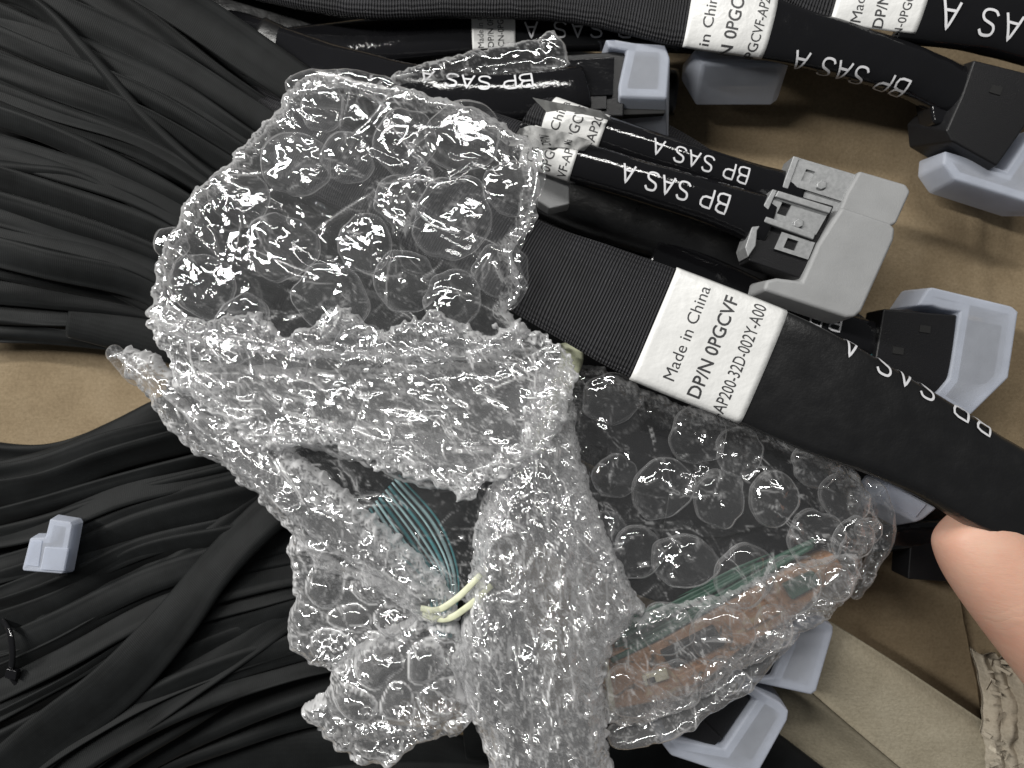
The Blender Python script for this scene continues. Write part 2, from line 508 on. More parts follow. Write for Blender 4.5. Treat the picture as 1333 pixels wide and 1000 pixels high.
# ---------------------------------------------------------------- materials
M = {}
def mat(name):
    m = bpy.data.materials.new(name); m.use_nodes = True
    nt = m.node_tree; nt.nodes.clear()
    out = nt.nodes.new('ShaderNodeOutputMaterial')
    M[name] = m
    return m, nt, out
def N(nt, t, **kw):
    n = nt.nodes.new(t)
    for k, v in kw.items():
        if k in n.inputs.keys(): n.inputs[k].default_value = v
        else: setattr(n, k, v)
    return n
def lk(nt, a, b): nt.links.new(a, b)
def principled(name, color, rough, bump=None, **kw):
    m, nt, out = mat(name)
    p = N(nt, 'ShaderNodeBsdfPrincipled')
    p.inputs['Base Color'].default_value = (*color, 1); p.inputs['Roughness'].default_value = rough
    for k, v in kw.items(): p.inputs[k.replace('_', ' ')].default_value = v
    lk(nt, p.outputs[0], out.inputs[0])
    return m, nt, p
def noise(nt, scale, detail=4, rough=.55, coord=None, dist=0):
    if coord is None: coord = N(nt, 'ShaderNodeNewGeometry').outputs['Position']
    n = N(nt, 'ShaderNodeTexNoise'); n.inputs['Scale'].default_value = scale; n.inputs['Detail'].default_value = detail
    n.inputs['Roughness'].default_value = rough; n.inputs['Distortion'].default_value = dist
    lk(nt, coord, n.inputs['Vector']); return n
def ramp(nt, src, stops):
    r = N(nt, 'ShaderNodeValToRGB'); el = r.color_ramp.elements
    while len(el) < len(stops): el.new(0.5)
    for e, (p, c) in zip(el, stops): e.position = p; e.color = (*c, 1) if len(c) == 3 else c
    lk(nt, src, r.inputs[0]); return r
def bump(nt, src, dist, strength=1.0, normal=None):
    b = N(nt, 'ShaderNodeBump'); b.inputs['Distance'].default_value = dist; b.inputs['Strength'].default_value = strength
    lk(nt, src, b.inputs['Height'])
    if normal is not None: lk(nt, normal, b.inputs['Normal'])
    return b

# braided sleeve: fine ribs across the length, from the UV in units
def sleeve_mat(name, base, rib, depth, rough=.62, spec=.35, con=.85):
    m, nt, p = principled(name, base, rough, Specular_IOR_Level=spec)
    uv = N(nt, 'ShaderNodeUVMap').outputs[0]
    mp = N(nt, 'ShaderNodeMapping'); mp.inputs['Scale'].default_value = (1 / rib, 1 / (rib * 1.2), 1); lk(nt, uv, mp.inputs[0])
    nd = noise(nt, .11, 2, .5, mp.outputs[0]); 
    ad = N(nt, 'ShaderNodeVectorMath', operation='MULTIPLY_ADD'); lk(nt, nd.outputs['Color'], ad.inputs[0]); ad.inputs[1].default_value = (1.2, 1.2, 0); lk(nt, mp.outputs[0], ad.inputs[2])
    w1 = N(nt, 'ShaderNodeTexWave', wave_type='BANDS', bands_direction='X'); w1.inputs['Scale'].default_value = .31416; w1.inputs['Distortion'].default_value = .25
    lk(nt, ad.outputs[0], w1.inputs[0])
    w2 = N(nt, 'ShaderNodeTexWave', wave_type='BANDS', bands_direction='Y'); w2.inputs['Scale'].default_value = .31416
    lk(nt, ad.outputs[0], w2.inputs[0])
    mul = N(nt, 'ShaderNodeMath', operation='MULTIPLY_ADD'); lk(nt, w2.outputs['Fac'], mul.inputs[0]); mul.inputs[1].default_value = .45; lk(nt, w1.outputs['Fac'], mul.inputs[2])
    b1 = bump(nt, mul.outputs[0], depth * U)
    lk(nt, b1.outputs[0], p.inputs['Normal'])
    nz = noise(nt, 90, 5, .6)
    r = ramp(nt, nz.outputs['Fac'], [(.3, tuple(c * .7 for c in base)), (.7, tuple(c * 1.45 for c in base))])
    mx = N(nt, 'ShaderNodeMix', data_type='RGBA', blend_type='MULTIPLY'); mx.inputs['Factor'].default_value = con
    lk(nt, r.outputs[0], mx.inputs['A'])
    r2 = ramp(nt, w1.outputs['Fac'], [(0, (.15, .15, .15)), (1, (1.6, 1.6, 1.65))]); lk(nt, r2.outputs[0], mx.inputs['B'])
    lk(nt, mx.outputs['Result'], p.inputs['Base Color'])
    p.inputs['Sheen Weight'].default_value = .05; p.inputs['Sheen Roughness'].default_value = .4
    return m
sleeve_mat('braid', (.0095, .0095, .0115), 4.0, 1.6)
sleeve_mat('ribbon', (.0055, .0062, .0064), 2.9, .12, .62, .14, .2)
# heat shrink
m, nt, p = principled('heat_shrink', (.007, .007, .008), .16, Specular_IOR_Level=.5)
nz = noise(nt, 160, 4, .6); nz2 = noise(nt, 900, 3)
r = ramp(nt, nz.outputs['Fac'], [(.3, (.05,) * 3), (.75, (.13,) * 3)]); lk(nt, r.outputs[0], p.inputs['Roughness'])
b = bump(nt, nz2.outputs['Fac'], .12 * U); b2 = bump(nt, nz.outputs['Fac'], .9 * U, 1, b.outputs[0]); lk(nt, b2.outputs[0], p.inputs['Normal'])
m, nt, p = principled('heat_shrink_satin', (.007, .007, .0075), .2, Specular_IOR_Level=.75)
nz = noise(nt, 120, 4, .6); nz2 = noise(nt, 1500, 3)
r = ramp(nt, nz.outputs['Fac'], [(.3, (.26,) * 3), (.75, (.38,) * 3)]); lk(nt, r.outputs[0], p.inputs['Roughness'])
b = bump(nt, nz2.outputs['Fac'], .15 * U); b2 = bump(nt, nz.outputs['Fac'], 1.2 * U, 1, b.outputs[0]); lk(nt, b2.outputs[0], p.inputs['Normal'])
m, nt, p = principled('black_plastic', (.008, .008, .009), .4, Specular_IOR_Level=.3)
nz = noise(nt, 2600, 3); b = bump(nt, nz.outputs['Fac'], .35 * U); lk(nt, b.outputs[0], p.inputs['Normal'])
m, nt, p = principled('deep_black', (.004, .004, .004), .8)
# metal
m, nt, p = principled('steel', (.30, .31, .32), .5, Metallic=.5)
nz = noise(nt, 700, 5, .6); r = ramp(nt, nz.outputs['Fac'], [(.3, (.27, .275, .28)), (.7, (.36, .365, .37))]); lk(nt, r.outputs[0], p.inputs['Base Color'])
b = bump(nt, nz.outputs['Fac'], .25 * U); lk(nt, b.outputs[0], p.inputs['Normal'])
# label paper and inks
m, nt, p = principled('label', (.80, .80, .79), .38)
nz = noise(nt, 60, 4); r = ramp(nt, nz.outputs['Fac'], [(.3, (.63, .63, .62)), (.7, (.70, .70, .69))]); lk(nt, r.outputs[0], p.inputs['Base Color'])
nz2 = noise(nt, 400, 3); b = bump(nt, nz2.outputs['Fac'], .5 * U); b2 = bump(nt, nz.outputs['Fac'], 4 * U, 1, b.outputs[0]); lk(nt, b2.outputs[0], p.inputs['Normal'])
principled('ink', (.035, .035, .037), .5)
principled('white_ink', (.60, .60, .62), .5)
# frosted caps
def cap_mat(name, color, clear):
    m, nt, out = mat(name)
    p = N(nt, 'ShaderNodeBsdfPrincipled'); p.inputs['Roughness'].default_value = .36; p.inputs['Specular IOR Level'].default_value = .4
    nz = noise(nt, 110, 5, .6); r = ramp(nt, nz.outputs['Fac'], [(.3, tuple(c * .86 for c in color)), (.7, color)]); lk(nt, r.outputs[0], p.inputs['Base Color'])
    fine = noise(nt, 2400, 3, .6); b = bump(nt, fine.outputs['Fac'], .45 * U); lk(nt, b.outputs[0], p.inputs['Normal'])
    tl = N(nt, 'ShaderNodeBsdfTranslucent'); tl.inputs[0].default_value = (*color, 1)
    tr = N(nt, 'ShaderNodeBsdfTransparent'); tr.inputs[0].default_value = (.95, .97, 1, 1)
    m1 = N(nt, 'ShaderNodeMixShader'); m1.inputs[0].default_value = .35; lk(nt, p.outputs[0], m1.inputs[1]); lk(nt, tl.outputs[0], m1.inputs[2])
    lw = N(nt, 'ShaderNodeLayerWeight'); lw.inputs['Blend'].default_value = .5
    mr = N(nt, 'ShaderNodeMapRange'); mr.inputs['To Min'].default_value = clear; mr.inputs['To Max'].default_value = clear * .2; lk(nt, lw.outputs['Facing'], mr.inputs[0])
    m2 = N(nt, 'ShaderNodeMixShader'); lk(nt, mr.outputs[0], m2.inputs[0]); lk(nt, m1.outputs[0], m2.inputs[1]); lk(nt, tr.outputs[0], m2.inputs[2])
    lk(nt, m2.outputs[0], out.inputs[0])
cap_mat('cap', (.68, .715, .80), .5)
cap_mat('cap_wall', (.66, .69, .76), .38)
cap_mat('cap_grey', (.47, .475, .48), .06)
# cardboard
def board(name, c0, c1, c2, bumpd=2.0):
    m, nt, p = principled(name, c1, .8, Specular_IOR_Level=.15)
    pos = N(nt, 'ShaderNodeNewGeometry').outputs['Position']
    n1 = noise(nt, 22, 6, .62, pos); n2 = noise(nt, 900, 4, .7, pos)
    mp = N(nt, 'ShaderNodeMapping'); mp.inputs['Rotation'].default_value = (0, 0, R(-62)); mp.inputs['Scale'].default_value = (1, 12, 1); lk(nt, pos, mp.inputs[0])
    n3 = noise(nt, 130, 4, .6, mp.outputs[0])
    r = ramp(nt, n1.outputs['Fac'], [(.28, c0), (.5, c1), (.74, c2)])
    r2 = ramp(nt, n2.outputs['Fac'], [(.3, (.80, .79, .77)), (.62, (1.05, 1.05, 1.05))])
    r3 = ramp(nt, n3.outputs['Fac'], [(.3, (.95, .95, .94)), (.7, (1.02, 1.02, 1.02))])
    a = N(nt, 'ShaderNodeMix', data_type='RGBA', blend_type='MULTIPLY'); a.inputs['Factor'].default_value = 1; lk(nt, r.outputs[0], a.inputs['A']); lk(nt, r2.outputs[0], a.inputs['B'])
    c = N(nt, 'ShaderNodeMix', data_type='RGBA', blend_type='MULTIPLY'); c.inputs['Factor'].default_value = 1; lk(nt, a.outputs['Result'], c.inputs['A']); lk(nt, r3.outputs[0], c.inputs['B'])
    lk(nt, c.outputs['Result'], p.inputs['Base Color'])
    b = bump(nt, n3.outputs['Fac'], bumpd * .3 * U); b2 = bump(nt, n2.outputs['Fac'], .8 * U, 1, b.outputs[0]); lk(nt, b2.outputs[0], p.inputs['Normal'])
    return m
board('cardboard', (.175, .130, .080), (.225, .172, .108), (.27, .212, .14), 1.0)
board('cardboard_pale', (.21, .185, .135), (.265, .235, .175), (.31, .28, .215), .7)
board('paper_fibre', (.24, .20, .15), (.34, .30, .24), (.46, .43, .36), 3)
# plastic film
def film(name, haze, refl=.07, rough=.05, tint=(1, 1, 1), bumpd=.12, white=.5):
    m, nt, out = mat(name)
    pos = N(nt, 'ShaderNodeNewGeometry').outputs['Position']
    n1 = noise(nt, 420, 3, .6, pos, 1.2); n2 = noise(nt, 120, 2, .5, pos, 2.0)
    b1 = bump(nt, n1.outputs['Fac'], bumpd * U); b2 = bump(nt, n2.outputs['Fac'], bumpd * 2.5 * U, 1, b1.outputs[0])
    lw = N(nt, 'ShaderNodeLayerWeight'); lw.inputs['Blend'].default_value = .5; lk(nt, b2.outputs[0], lw.inputs['Normal'])
    pw = N(nt, 'ShaderNodeMath', operation='POWER'); lk(nt, lw.outputs['Facing'], pw.inputs[0]); pw.inputs[1].default_value = 3.2
    fa = N(nt, 'ShaderNodeMath', operation='MULTIPLY_ADD'); lk(nt, pw.outputs[0], fa.inputs[0]); fa.inputs[1].default_value = .6; fa.inputs[2].default_value = refl
    gl = N(nt, 'ShaderNodeBsdfGlossy'); gl.inputs['Roughness'].default_value = rough; gl.inputs[0].default_value = (.97, .98, 1, 1); lk(nt, b2.outputs[0], gl.inputs['Normal'])
    tr = N(nt, 'ShaderNodeBsdfTransparent'); tr.inputs[0].default_value = (*tint, 1)
    df = N(nt, 'ShaderNodeBsdfDiffuse'); df.inputs[0].default_value = (.86, .86, .87, 1); lk(nt, b2.outputs[0], df.inputs['Normal'])
    tl = N(nt, 'ShaderNodeBsdfTranslucent'); tl.inputs[0].default_value = (.86, .86, .87, 1); lk(nt, b2.outputs[0], tl.inputs['Normal'])
    dm = N(nt, 'ShaderNodeMixShader'); dm.inputs[0].default_value = .45; lk(nt, df.outputs[0], dm.inputs[1]); lk(nt, tl.outputs[0], dm.inputs[2])
    hz = N(nt, 'ShaderNodeMath', operation='MULTIPLY_ADD'); hz.inputs[1].default_value = haze * 1.6; hz.inputs[2].default_value = haze * .25; 
    n3 = noise(nt, 45, 4, .6, pos, .6); r3 = ramp(nt, n3.outputs['Fac'], [(.22, (.1, .1, .1)), (.8, (.8, .8, .8))]); lk(nt, r3.outputs[0], hz.inputs[0])
    gz = N(nt, 'ShaderNodeMath', operation='MULTIPLY'); lk(nt, lw.outputs['Facing'], gz.inputs[0]); lk(nt, lw.outputs['Facing'], gz.inputs[1])
    hz2 = N(nt, 'ShaderNodeMath', operation='MULTIPLY_ADD'); lk(nt, gz.outputs[0], hz2.inputs[0]); hz2.inputs[1].default_value = .22 + haze; lk(nt, hz.outputs[0], hz2.inputs[2]); hz2.use_clamp = True
    at = N(nt, 'ShaderNodeAttribute', attribute_name='crease')
    hz3 = N(nt, 'ShaderNodeMath', operation='MULTIPLY_ADD'); lk(nt, at.outputs['Fac'], hz3.inputs[0]); hz3.inputs[1].default_value = white; lk(nt, hz2.outputs[0], hz3.inputs[2]); hz3.use_clamp = True
    hz = hz3
    m1 = N(nt, 'ShaderNodeMixShader'); lk(nt, hz.outputs[0], m1.inputs[0]); lk(nt, tr.outputs[0], m1.inputs[1]); lk(nt, dm.outputs[0], m1.inputs[2])
    m2 = N(nt, 'ShaderNodeMixShader'); lk(nt, fa.outputs[0], m2.inputs[0]); lk(nt, m1.outputs[0], m2.inputs[1]); lk(nt, gl.outputs[0], m2.inputs[2])
    lk(nt, m2.outputs[0], out.inputs[0])
    return m
film('film', .028, .07, white=.4)
film('film_creased', .11, .12, .05, bumpd=.1, white=1.0)
film('film_clear', .012, .03, .05, bumpd=.05, white=.15)
# wires and ties
def simple(name, c, rough=.35, **kw):
    m, nt, p = principled(name, c, rough, **kw)
    nz = noise(nt, 200, 3); r = ramp(nt, nz.outputs['Fac'], [(.3, tuple(x * .8 for x in c)), (.7, tuple(min(1, x * 1.15) for x in c))]); lk(nt, r.outputs[0], p.inputs['Base Color'])
    return m
simple('teal_wire', (.05, .20, .22), .3)
simple('teal_light_wire', (.30, .45, .47), .3)
simple('green_wire', (.035, .095, .065), .45)
m, nt, p = principled('copper', (.30, .19, .115), .55)
nz = noise(nt, 130, 5, .65, None, 1.2); r = ramp(nt, nz.outputs['Fac'], [(.34, (.05, .04, .03)), (.44, (.32, .165, .08)), (.56, (.36, .20, .115)), (.66, (.46, .36, .24))]); lk(nt, r.outputs[0], p.inputs['Base Color'])
simple('pale_yellow', (.68, .70, .50), .4)
simple('board_edge', (.60, .56, .42), .5)
# skin
m, nt, p = principled('skin', (.62, .34, .23), .48, Specular_IOR_Level=.35)
n1 = noise(nt, 60, 4, .6); r = ramp(nt, n1.outputs['Fac'], [(.3, (.50, .275, .195)), (.7, (.56, .35, .255))]); lk(nt, r.outputs[0], p.inputs['Base Color'])
mp = N(nt, 'ShaderNodeMapping'); mp.inputs['Rotation'].default_value = (0, 0, R(50)); mp.inputs['Scale'].default_value = (1, 3.2, 1)
lk(nt, N(nt, 'ShaderNodeNewGeometry').outputs['Position'], mp.inputs[0])
n2 = noise(nt, 620, 3, .6, mp.outputs[0]); n3 = noise(nt, 110, 3, .6, mp.outputs[0])
b = bump(nt, n2.outputs['Fac'], .22 * U); b2 = bump(nt, n3.outputs['Fac'], .6 * U, 1, b.outputs[0])
gp = N(nt, 'ShaderNodeNewGeometry').outputs['Position']
ax = Vector(W(1470, 930, 205)) - Vector(W(1276, 712, 214)); ax.normalize(); jc = Vector(W(1316, 790, 230)) * U
ds = N(nt, 'ShaderNodeVectorMath', operation='SUBTRACT'); lk(nt, gp, ds.inputs[0]); ds.inputs[1].default_value = jc
dt = N(nt, 'ShaderNodeVectorMath', operation='DOT_PRODUCT'); lk(nt, ds.outputs[0], dt.inputs[0]); dt.inputs[1].default_value = ax
wn = noise(nt, 160, 2, .5); wa = N(nt, 'ShaderNodeMath', operation='MULTIPLY_ADD'); lk(nt, wn.outputs['Fac'], wa.inputs[0]); wa.inputs[1].default_value = .005; lk(nt, dt.outputs['Value'], wa.inputs[2])
sn = N(nt, 'ShaderNodeMath', operation='MULTIPLY'); lk(nt, wa.outputs[0], sn.inputs[0]); sn.inputs[1].default_value = 1000
sn2 = N(nt, 'ShaderNodeMath', operation='SINE'); lk(nt, sn.outputs[0], sn2.inputs[0])
pw_ = N(nt, 'ShaderNodeMath', operation='POWER'); ab = N(nt, 'ShaderNodeMath', operation='ABSOLUTE'); lk(nt, sn2.outputs[0], ab.inputs[0]); lk(nt, ab.outputs[0], pw_.inputs[0]); pw_.inputs[1].default_value = .35
mk = N(nt, 'ShaderNodeMapRange'); ab2 = N(nt, 'ShaderNodeMath', operation='ABSOLUTE'); lk(nt, wa.outputs[0], ab2.inputs[0]); lk(nt, ab2.outputs[0], mk.inputs[0]); mk.inputs['From Min'].default_value = .0015; mk.inputs['From Max'].default_value = .0065; mk.inputs['To Min'].default_value = 1; mk.inputs['To Max'].default_value = 0
jm = N(nt, 'ShaderNodeMath', operation='MULTIPLY'); lk(nt, pw_.outputs[0], jm.inputs[0]); lk(nt, mk.outputs[0], jm.inputs[1])
b3 = bump(nt, jm.outputs[0], .22 * U, 1, b2.outputs[0]); lk(nt, b3.outputs[0], p.inputs['Normal'])
n4 = noise(nt, 28, 3, .6); r4 = ramp(nt, n4.outputs['Fac'], [(.35, (.56, .26, .19)), (.62, (.58, .38, .29))])
mxs = N(nt, 'ShaderNodeMix', data_type='RGBA'); mxs.inputs['Factor'].default_value = .5; lk(nt, r.outputs[0], mxs.inputs['A']); lk(nt, r4.outputs[0], mxs.inputs['B']); lk(nt, mxs.outputs['Result'], p.inputs['Base Color'])
p.inputs['Subsurface Weight'].default_value = .25; p.inputs['Subsurface Radius'].default_value = (1, .35, .2); p.inputs['Subsurface Scale'].default_value = .004

# ================================================================ SETTING
def sheet(name, poly_fn, x0, x1, y0, y1, z, step, mat_, parent=None, amp=2.0, seed=3):
    xs = np.arange(x0, x1 + 1, step); ys = np.arange(y0, y1 + 1, step)
    X, Y = np.meshgrid(xs, ys, indexing='ij')
    Z = z + amp * fbm(X / 220, Y / 220, seed, 4) + (poly_fn(X, Y) if poly_fn else 0)
    V = np.stack([X, Y, Z], -1).reshape(-1, 3)
    nx, ny = len(xs), len(ys)
    i, j = np.meshgrid(np.arange(nx - 1), np.arange(ny - 1), indexing='ij')
    a = (i * ny + j).ravel()
    F = np.stack([a, a + ny, a + ny + 1, a + 1], -1)
    return mesh_obj(name, V, F, mat_, parent)
# crease running down the right side of the floor
def floor_fn(X, Y):
    c = 765 - 0.10 * (Y - 200) 
    d = X - c
    return 4.0 * np.exp(-(d / 9) ** 2) * (Y > -260) + np.where(d > 0, -3.0, 0) * (Y > -260)
fl = sheet('cardboard_floor', floor_fn, -1500, 1500, -1200, 1200, 0, 12, M['cardboard'], None, 14)
tag(fl, kind='structure', label='brown corrugated cardboard bottom of the box under the cables')

# ================================================================ RIBBON CABLES ON THE LEFT
def flat_cable(ctrl, label, group, e=.75, n=54, fold=3.0, seed=0, mat_='ribbon'):
    sw = Sweep(ctrl, n, e)
    def disp(D, A, P):
        return 0 * D
    V, F, uv = sw.mesh(nr=26, caps=True)
    # long soft folds: lift the skin with a wave that runs along the cable
    nr = 26; nn = (len(V) - 2) // nr
    a = np.linspace(0, 2 * math.pi, nr, endpoint=False)
    lat = np.cos(a)
    for i in range(nn):
        w = fold * (vnoise(np.array(lat * 1.7 + 9 * seed), np.full(nr, i / nn * 2.2), seed) * 2 + .6 * vnoise(np.array(lat * 4.5 + 9 * seed), np.full(nr, i / nn * 3.0), seed + 3))
        j = min(len(sw.N) - 1, int(i * (len(sw.N) - 1) / max(1, nn - 1)))
        V[i * nr:(i + 1) * nr] += sw.N[j][None] * w[:, None]
    o = mesh_obj('ribbon_cable', V, F, M[mat_], None, True, uv)
    tag(o, label, 'cable', group)
    return sw
GU = 'black ribbon cables fanning across the upper left'
GLw = 'black ribbon cables fanning across the lower left'
# named ones, laid where the photograph shows them
sp = [
 ([(-60,-30,120,20,5,-55),(40,5,120,15,5,-62),(110,70,118,15,5,-60),(190,160,112,15,5,-55),(275,235,108,16,5,-45),(400,320,100,18,5,-30)], 'narrow edge-on ribbon cable crossing over the others in the top left corner', GU),
 ([(120,-60,100,34,6,10),(240,10,100,33,6,14),(350,85,100,31,6,8),(470,170,95,30,6,0)], 'broad ribbon cable running into the top corner of the big wrap', GU),
 ([(-60,55,75,30,6,0),(60,80,78,30,6,10),(170,125,80,27,6,12),(300,170,85,25,6,20),(420,240,80,25,6,10)], 'ribbon cable under the narrow crossing one, ending behind the wrap', GU),
 ([(-60,40,60,26,6,-20),(60,58,60,27,6,-10),(200,100,60,26,6,0),(340,165,60,26,6,0)], 'ribbon cable lowest in the pile at the top left', GU),
 ([(-60,88,90,20,5,20),(60,118,92,22,5,16),(160,150,92,24,5,8),(260,215,92,25,5,5),(380,290,86,26,5,5)], 'ribbon cable curving down beneath the narrow crossing one', GU),
 ([(-60,120,85,24,6,-14),(50,160,85,24,6,-10),(150,205,84,24,6,-10),(290,300,80,24,6,0)], 'flat ribbon cable below the upper crossing, half in shadow', GU),
 ([(-60,205,110,18,6,30),(40,214,112,18,6,28),(110,222,112,20,6,26),(200,262,106,22,6,18),(320,330,100,22,6,10)], 'ribbon cable with a bright bent edge at mid left', GU),
 ([(-60,232,96,24,6,0),(50,258,96,26,6,6),(150,300,94,26,6,8),(290,390,90,26,6,10)], 'ribbon cable just under the bent bright edge at mid left', GU),
 ([(-60,282,88,24,6,-10),(60,318,88,24,6,-8),(150,362,86,24,6,-4),(260,420,80,24,6,0)], 'ribbon cable sloping to the left tip of the wrap', GU),
 ([(-60,330,80,24,6,10),(60,356,78,22,6,6),(180,380,76,24,6,4),(300,420,76,24,6,4)], 'nearly level ribbon cable above the cardboard gap', GU),
 ([(-60,372,66,22,5,0),(60,384,66,20,5,0),(170,398,64,18,5,0),(300,430,60,18,5,0)], 'level ribbon cable second above the cardboard gap', GU),
 ([(-60,402,50,20,5,10),(60,408,50,20,5,4),(180,410,50,18,5,4),(320,420,50,18,5,4)], 'thin level ribbon cable third above the cardboard gap', GU),
 ([(-60,432,40,14,5,0),(50,436,40,14,5,0),(150,447,40,11,5,0),(240,452,40,10,5,0)], 'thin ribbon cable lying right along the upper edge of the bare cardboard', GU),
 ([(-60,-20,55,34,6,0),(80,10,55,34,6,0),(240,70,55,30,6,0),(420,140,55,30,6,0)], 'dark ribbon cable deep behind the top left corner', GU),
 ([(-60,170,60,30,6,5),(80,205,60,30,6,0),(220,270,60,28,6,0),(360,340,60,28,6,0)], 'ribbon cable deep in shadow at mid left', GU),
 ([(40,-60,70,28,6,-10),(170,20,72,26,6,-16),(300,120,72,24,6,-20),(420,200,70,24,6,-10)], 'ribbon cable between the broad one and the narrow crossing one', GU),
 # lower fan
 ([(-60,640,60,30,6,-6),(60,612,60,30,6,-4),(150,570,60,26,6,0),(240,530,60,26,6,0),(340,510,60,26,6,0)], 'ribbon cable bordering the bare cardboard from below', GLw),
 ([(-60,682,70,26,6,6),(60,650,70,28,6,6),(170,622,70,22,6,6),(260,570,70,22,6,4),(360,540,66,22,6,0)], 'second ribbon cable below the bare cardboard', GLw),
 ([(-60,720,76,30,6,0),(80,690,76,32,6,-4),(200,640,76,28,6,0),(330,580,70,28,6,0)], 'ribbon cable under the small loose cap', GLw),
 ([(-60,770,70,34,6,0),(90,738,70,36,6,2),(220,670,72,32,6,6),(360,600,70,32,6,0)], 'wide ribbon cable behind the small loose cap', GLw),
 ([(-60,852,92,12,7,30),(10,842,96,10,7,30),(80,800,98,14,6,22),(200,745,96,16,6,12),(290,680,92,18,6,6),(380,610,88,20,6,0)], 'uppermost ribbon cable leaving the black tie', GLw),
 ([(-60,858,88,12,7,0),(10,846,96,10,7,0),(90,812,92,13,6,20),(210,765,90,16,6,18),(310,700,88,18,6,6),(400,620,82,20,6,0)], 'second ribbon cable leaving the black tie', GLw),
 ([(-60,864,84,12,7,-20),(10,850,92,10,7,-20),(100,830,88,15,6,-10),(220,795,86,20,6,6),(320,730,84,24,6,6),(410,650,80,22,6,0)], 'third ribbon cable leaving the black tie', GLw),
 ([(-60,870,76,14,7,-30),(10,856,84,10,7,-30),(110,848,78,16,6,-10),(230,826,78,24,6,0),(330,770,76,26,6,0),(430,700,72,26,6,0)], 'lowest ribbon cable leaving the black tie', GLw),
 ([(-60,925,60,30,6,0),(60,905,60,34,6,-6),(190,850,60,36,6,0),(330,770,60,34,6,0)], 'ribbon cable in shadow under the tied bundle', GLw),
 ([(-40,1050,118,38,6,6),(60,962,118,38,6,8),(150,892,120,37,6,8),(225,812,122,34,6,14),(285,735,120,31,6,14),(350,670,112,30,6,6),(430,610,100,30,6,0)], 'broad arching ribbon cable on top of the lower left pile', GLw),
 ([(10,1060,96,36,6,8),(110,975,98,36,6,8),(210,900,100,38,6,6),(310,830,98,38,6,6),(400,770,92,34,6,4),(500,720,86,34,6,0)], 'broad ribbon cable right under the arching one', GLw),
 ([(60,1060,80,20,6,16),(150,990,82,20,6,20),(250,930,84,18,6,22),(350,862,82,20,6,18),(440,800,80,22,6,10)], 'ribbon cable with a scuffed grey edge in the lower left pile', GLw),
 ([(90,1060,66,30,6,0),(180,985,66,30,6,0),(300,925,66,30,6,0),(420,880,66,30,6,0),(520,850,66,30,6,0)], 'flat ribbon cable second from the bottom of the pile', GLw),
 ([(60,1080,46,32,6,0),(170,1000,46,30,6,0),(290,955,46,28,6,0),(400,925,46,26,6,0),(520,915,46,26,6,0)], 'lowest ribbon cable bordering the dark box floor at the bottom', GLw),
 ([(-60,1000,70,40,6,0),(40,980,74,36,6,0),(130,930,76,34,6,0),(240,850,76,34,6,0),(360,760,76,34,6,0)], 'ribbon cable peeping out left of the arching one', GLw),
 ([(-60,588,34,22,5,0),(60,596,34,20,5,0),(150,560,34,12,5,0),(230,520,34,12,5,0)], 'ribbon cable deepest under the bare cardboard strip', GLw),
]
for i, (c, lab, g) in enumerate(sp):
    c2 = [(*q[:3], q[3] * .9, q[4], q[5] + 16 * math.sin(i * 2.4 + k * .9)) for k, q in enumerate(c)]
    flat_cable(c2, lab, g, seed=i + 1, fold=4.5)
# thin strands turned edge-on, pulled straight over the pile
def strands(lab, group, guides, n, seed):
    r = np.random.RandomState(seed)
    for i in range(n):
        t = (i + r.rand()) / n
        ro = r.uniform(-40, 40); hw = r.uniform(13, 23)
        c = [(x0 + (x1 - x0) * t + r.randn() * 3, y0 + (y1 - y0) * t + r.randn() * 3, z0 + r.rand() * 10 + 12 * t, hw, 3.6, ro + r.randn() * 9) for (x0, y0, x1, y1, z0) in guides]
        flat_cable(c, lab, group, seed=seed + i, fold=2.5)
strands('narrow black ribbon cable pulled straight over the upper left pile', 'straight strands of the upper left pile', [(-70,-60,-70,330,104),(60,0,60,356,108),(200,70,180,385,104),(340,160,260,425,96),(460,230,330,455,90)], 15, 210)
strands('narrow black ribbon cable pulled straight over the lower left pile', 'straight strands of the lower left pile', [(-70,618,-20,1090,84),(40,606,110,1000,88),(150,574,240,920,90),(270,545,380,870,86),(380,520,480,850,80)], 20, 250)
# mass of dark cables underneath both fans
def backing(name, lab, guides, n, z, group, seed):
    r = np.random.RandomState(seed)
    for i in range(n):
        t = (i + .5) / n
        c = []
        for (x0, y0, x1, y1) in guides:
            c.append((x0 + (x1 - x0) * t + r.randn() * 6, y0 + (y1 - y0) * t + r.randn() * 6, z + r.rand() * 12, 26 + r.rand() * 8, 6, r.randn() * 12))
        o = flat_cable(c, lab, group, seed=seed + i, fold=4)
backing('x', 'black ribbon cable buried in the dark under the upper left pile', [(-80,-40,-80,400),(120,0,80,410),(280,60,200,420),(460,130,330,440)], 9, 24, 'buried ribbon cables of the upper left pile', 50)
backing('x', 'black ribbon cable buried in the dark under the lower left pile', [(-80,700,40,1080),(90,670,200,1000),(240,620,330,930),(400,580,520,880)], 9, 24, 'buried ribbon cables of the lower left pile', 80)

# black tie round the lower left bundle
t = thing('cable_tie', 'glossy black cable tie pinching the bundle at the left edge', 'cable tie', (8, 850, 88))
ring = Sweep([(2,806,96,4,2.0,0),(12,822,118,4,2.0,0),(16,848,122,4,2.0,0),(14,872,112,4,2,0),(6,890,84,4,2.0,0)], 30, .6)
sweep_obj('strap', ring, M['heat_shrink'], t, nr=10)
prism('tie_head', [(8,870),(22,874),(20,886),(5,882)], 108, 118, M['heat_shrink'], t, bevel=1)
sweep_obj('tail', Sweep([(14,882,112,3,1.5,0),(24,893,106,3,1.5,0),(40,902,96,2.5,1.5,0)], 14, .6), M['heat_shrink'], t, nr=8)

